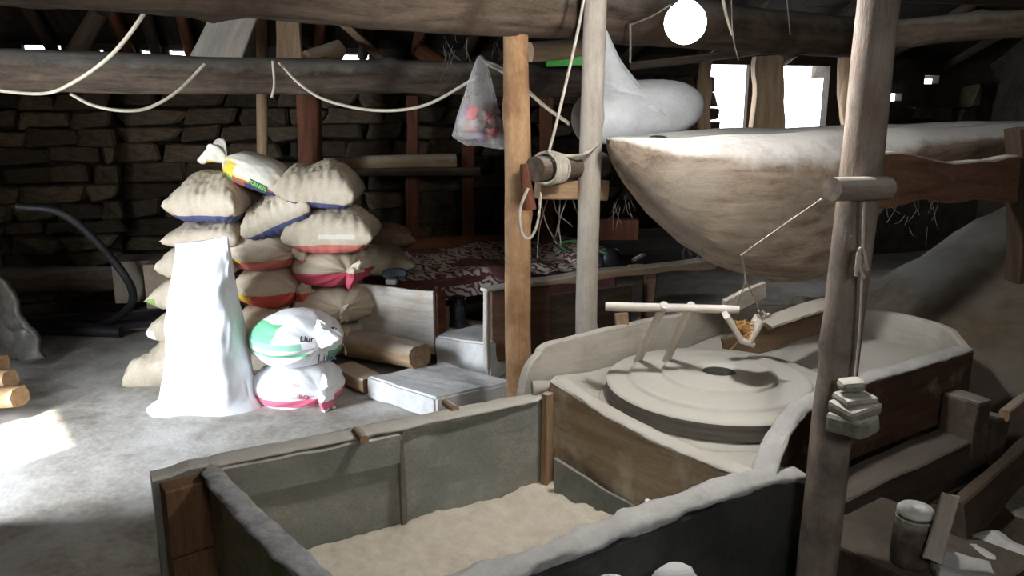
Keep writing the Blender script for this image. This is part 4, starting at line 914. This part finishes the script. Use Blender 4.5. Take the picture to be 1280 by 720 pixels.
# right of the bed: blue-grey plank wall, brown box, dark motor
tag(board('plank', P(745, 312, 6.4), P(900, 310, 6.9), .34, .04, (0, 0, 1), mat('dull_blue_plank', (.12, .11, .11), (.24, .23, .23), 3, G_), seed=83), 'wide blue-grey plank standing behind the bed rail', 'board')
tag(boxm('wooden_crate', P(770, 286, 6.2), (.34, .12, .16), m_red, None, bev=.008), 'reddish wooden crate on the wide blue-grey plank', 'crate')
for i, (px, py, r) in enumerate(((750, 328, .04), (772, 322, .055), (792, 326, .045))):
    pass
mo = thing('motor', 'dark rounded motor parts lying on the bed rail behind the pale post', 'motor', P(770, 328, 5.6))
log('motor_body', P(748, 328, 5.55), P(790, 324, 5.65), .055, .05, m_black, mo, n=20, knots=3); lathe('motor_wheel', [(.002, -.02), (.06, -.02), (.07, 0), (.06, .02), (.002, .02)], (0, 0, 0), m_black, mo, n=28, M=frm(P(765, 322, 5.5), (.3, -1, .1)))
log('motor_shaft', P(790, 326, 5.6), P(805, 318, 5.5), .016, .014, m_metal, mo, n=12)
tag(boxm('yellow_rag', P(795, 334, 5.2), (.10, .05, .02), mat('orange_rag', (.5, .3, .04), (.65, .42, .06), 6), None, bev=.008, jit=.01), 'small orange-yellow rag on the bed rail', 'rag')
tag(tube('hose', [P(712, 315, 5.4), P(700, 305, 5.4), P(725, 302, 5.4), P(760, 318, 5.3)], .010, mat('dark_green_hose', (.02, .07, .02), (.04, .12, .04), 5)), 'thin green hose lying at the right end of the blanket', 'hose')

# ------------------------------------------------------------------ clay bank on the right and things at bottom right
def bank(u, v):
    x = 1.75 + 2.9 * u; y0 = 3.98 - .75 * min(1, max(0, (x - 1.95) / .25)); y = lerp(y0, 5.0, v)
    h = .42 + max(0, (x - 1.9)) * .62; prof = math.sin(min(1, v / .75) * 1.5708) ** 1.1; prof *= 1 if v < .75 else 1 - ((v - .75) / .25) ** 2 * .5
    z = h * (.25 + .75 * prof) + .05 * nz((x, y, 0), 1.6, 3) + .02 * nz((x, y, 0), 5, 4) + .01 * nz((x, y, 0), 14, 5)
    return V((x, y, z))
bk = hf('clay_bank', bank, 120, 70, m_bank, skirt=0); tag(bk, 'sloping clay-plastered bank dusted with flour rising to the right', 'bank')
for i, (px, py, Y, s) in enumerate(((1205, 530, 2.95, (.10, .14, .24)), (1232, 545, 3.05, (.10, .12, .20)))):
    c = P(px, py, Y); boxo = boxm('wooden_block', (c.x, c.y, c.z), s, mat('dull_block', (.06, .045, .035), (.15, .115, .09), 5, dust=.3), None, rz=.5, bev=.012, jit=.01, seed=i)
    tag(boxo, 'taller dull brown block at the right end of the tray sill' if i == 0 else 'shorter brown block right of the taller block', 'block')
tag(board('plank', P(1196, 655, 2.25), P(1300, 555, 2.95), .13, .05, (0, .3, 1), mat('dull_brown_plank', (.055, .04, .03), (.13, .095, .07), 3, G_), seed=91), 'dull brown plank leaning up to the right edge', 'board')
tag(board('plank', P(1255, 520, 3.0), P(1310, 480, 3.3), .05, .04, (0, 0, 1), m_tan, seed=92), 'short pale stick end at the right edge above the leaning plank', 'board')
cn = P(1141, 668, 2.1); can = thing('oil_can', 'dark rusty can with a white lid and a wire round its neck', 'can', (cn.x, cn.y, cn.z - .09))
lathe('can_body', [(.001, 0), (.052, 0), (.055, .01), (.055, .12), (.046, .14), (.040, .15), (.040, .160), (.001, .16)], (cn.x, cn.y, cn.z - .09), m_metal, can, n=36)
lathe('lid', [(.046, .155), (.050, .158), (.050, .170), (.044, .177), (.012, .178), (.010, .168), (.001, .168)], (cn.x, cn.y, cn.z - .09), m_wcap, can, n=36)
tube('neck_wire', [V((cn.x + .048 * math.cos(a), cn.y + .048 * math.sin(a), cn.z + .055)) for a in [k * .6283 for k in range(11)]], .004, m_rope, can, n=6, seg=3)
zt = cn.z - .09
tag(boxm('timber_ledge', (cn.x + .06, cn.y + .12, zt / 2), (.40, .55, zt), m_darkwood, None, rz=.6, bev=.012, jit=.008), 'dark timber ledge under the rusty can', 'ledge')
tag(board('wedge', P(1166, 700, 2.02), P(1190, 616, 2.04), .055, .02, (1, 0, .1), m_paleboard, seed=93, w1=.05, ends=.02), 'pale split wooden wedge leaning beside the rusty can', 'wedge')
tag(boxm('stone', P(1240, 698, 2.2), (.20, .16, .10), m_conc, None, rz=.3, bev=.03, jit=.02, seed=3), 'pale floury stone at the bottom right corner', 'stone')
tag(boxm('stone', P(1205, 716, 2.02), (.16, .12, .06), m_conc, None, rz=-.3, bev=.02, jit=.02, seed=5), 'flatter pale stone in front of the corner stone', 'stone')
tag(boxm('rubble_heap', (1.45, 2.25, .13), (.62, .5, .26), m_plaster, None, rz=.3, bev=.03, jit=.05, seed=6), 'dark rubble under the pale corner stones', 'rubble')
for i, (x, y, zz, lb) in enumerate(((.245, 1.76, .462, 'crumpled white sack top at the bottom edge, left one'), (.42, 1.83, .452, 'crumpled white sack top at the bottom edge, right one'))):
    rings = []
    for k in range(13):
        t = k / 12; r = .085 * (1 - t ** 3) ** .5 + .004; zt_ = zz * math.sin(t * 1.5708); r = .10 * max(0, math.cos(t * 1.5708)) ** .6 + .002; rings.append([((r * (1 + .25 * nz((math.cos(a), math.sin(a), t * 3), 2, i))) * math.cos(a), .7 * r * math.sin(a), zt_) for a in [6.2832 * j / 24 for j in range(24)]])
    tag(link('white_sack', mesh('white_sack', *loft(rings)), sackmat('white_bag', WH), None, Matrix.Translation((x, y, 0))), lb, 'sack')

# ------------------------------------------------------------------ far left corner
pts = [P(20, 258, 5.0), P(80, 268, 5.1), P(135, 318, 5.25), P(165, 362, 5.35), P(158, 388, 5.45)]
tag(tube('hose', pts + [G(125, 404, .03), G(60, 404, .03)], .028, m_black), 'thick black hose curving down to the floor at the far left', 'hose')
tag(tube('pipe', [G(-20, 412, .05), G(60, 412, .05), G(152, 415, .045)], .04, m_black, n=10), 'straight black pipe lying on the floor at the left', 'pipe')
tag(boxm('wooden_crate', P(180, 347, 5.65), (.34, .3, .30), mat('drab_crate', (.10, .08, .06), (.2, .165, .12), 4), None, rz=.2, bev=.008), 'drab wooden crate on the floor left of the sack pile', 'crate')
tag(boxm('wooden_crate', P(205, 354, 5.3), (.2, .2, .30), mat('drab_crate', (.13, .10, .07), (.24, .19, .13), 4), None, rz=.2, bev=.008), 'smaller tan crate tucked against the left of the pile', 'crate')
tag(boxm('dark_sheet', G(110, 404, .02), (1.1, .5, .02), mat('mauve_sheet', (.07, .05, .06), (.16, .13, .15), 3), None, rz=.2, bev=.005, jit=.02), 'dim mauve sheet spread on the floor by the black hose', 'sheet')
tag(log('fallen_pole', P(-30, 350, 5.5), P(150, 350, 5.8), .10, .09, m_darkwood, seed=95, rough=.2), 'dark log lying along the back wall at the left', 'log')
def wrap(u, v):
    t = u; x = lerp(-3.05, -2.30, t ** 1.0); p0 = P(58, 448, 4.75); top = P(-25, 270, 4.9)
    a = lerp(top, p0, v); q = a + V((-.55 * (1 - u), .25 * (1 - u), -.0)); q += V((0, -.05, 0)) * math.sin(u * 3.14) ; q += V((.03, .06, .02)) * nz(q, 5, 3) + V((.01, .02, .01)) * nz(q, 16, 4); q.z = max(.0, q.z)
    return q
wr_ = hf('plastic_wrapped_bundle', wrap, 40, 50, mat('dusty_dark_wrap', (.06, .055, .045), (.20, .185, .155), 5, (1, 1, .5), rough=.35, spec=.5, bump=.8)); wr_.modifiers.new('thick', 'SOLIDIFY').thickness = .04
tag(wr_, 'grey crumpled plastic-wrapped bundle leaning at the left edge', 'bundle')
for i, (a, b, r) in enumerate(((( -40, 500, 3.95), (24, 496, 3.9), .07), ((-45, 478, 4.1), (14, 476, 4.05), .065), ((-50, 458, 4.2), (5, 458, 4.2), .06))):
    pa, pb = P(*a), P(*b); tag(log('firewood', pa, pb, r, r, m_fire, seed=i, flat=.7, rough=.22, n=9, knots=0), ('lowest', 'middle', 'topmost')[i] + ' split log of the small firewood heap at the left edge', 'firewood', 'split firewood at the left edge')
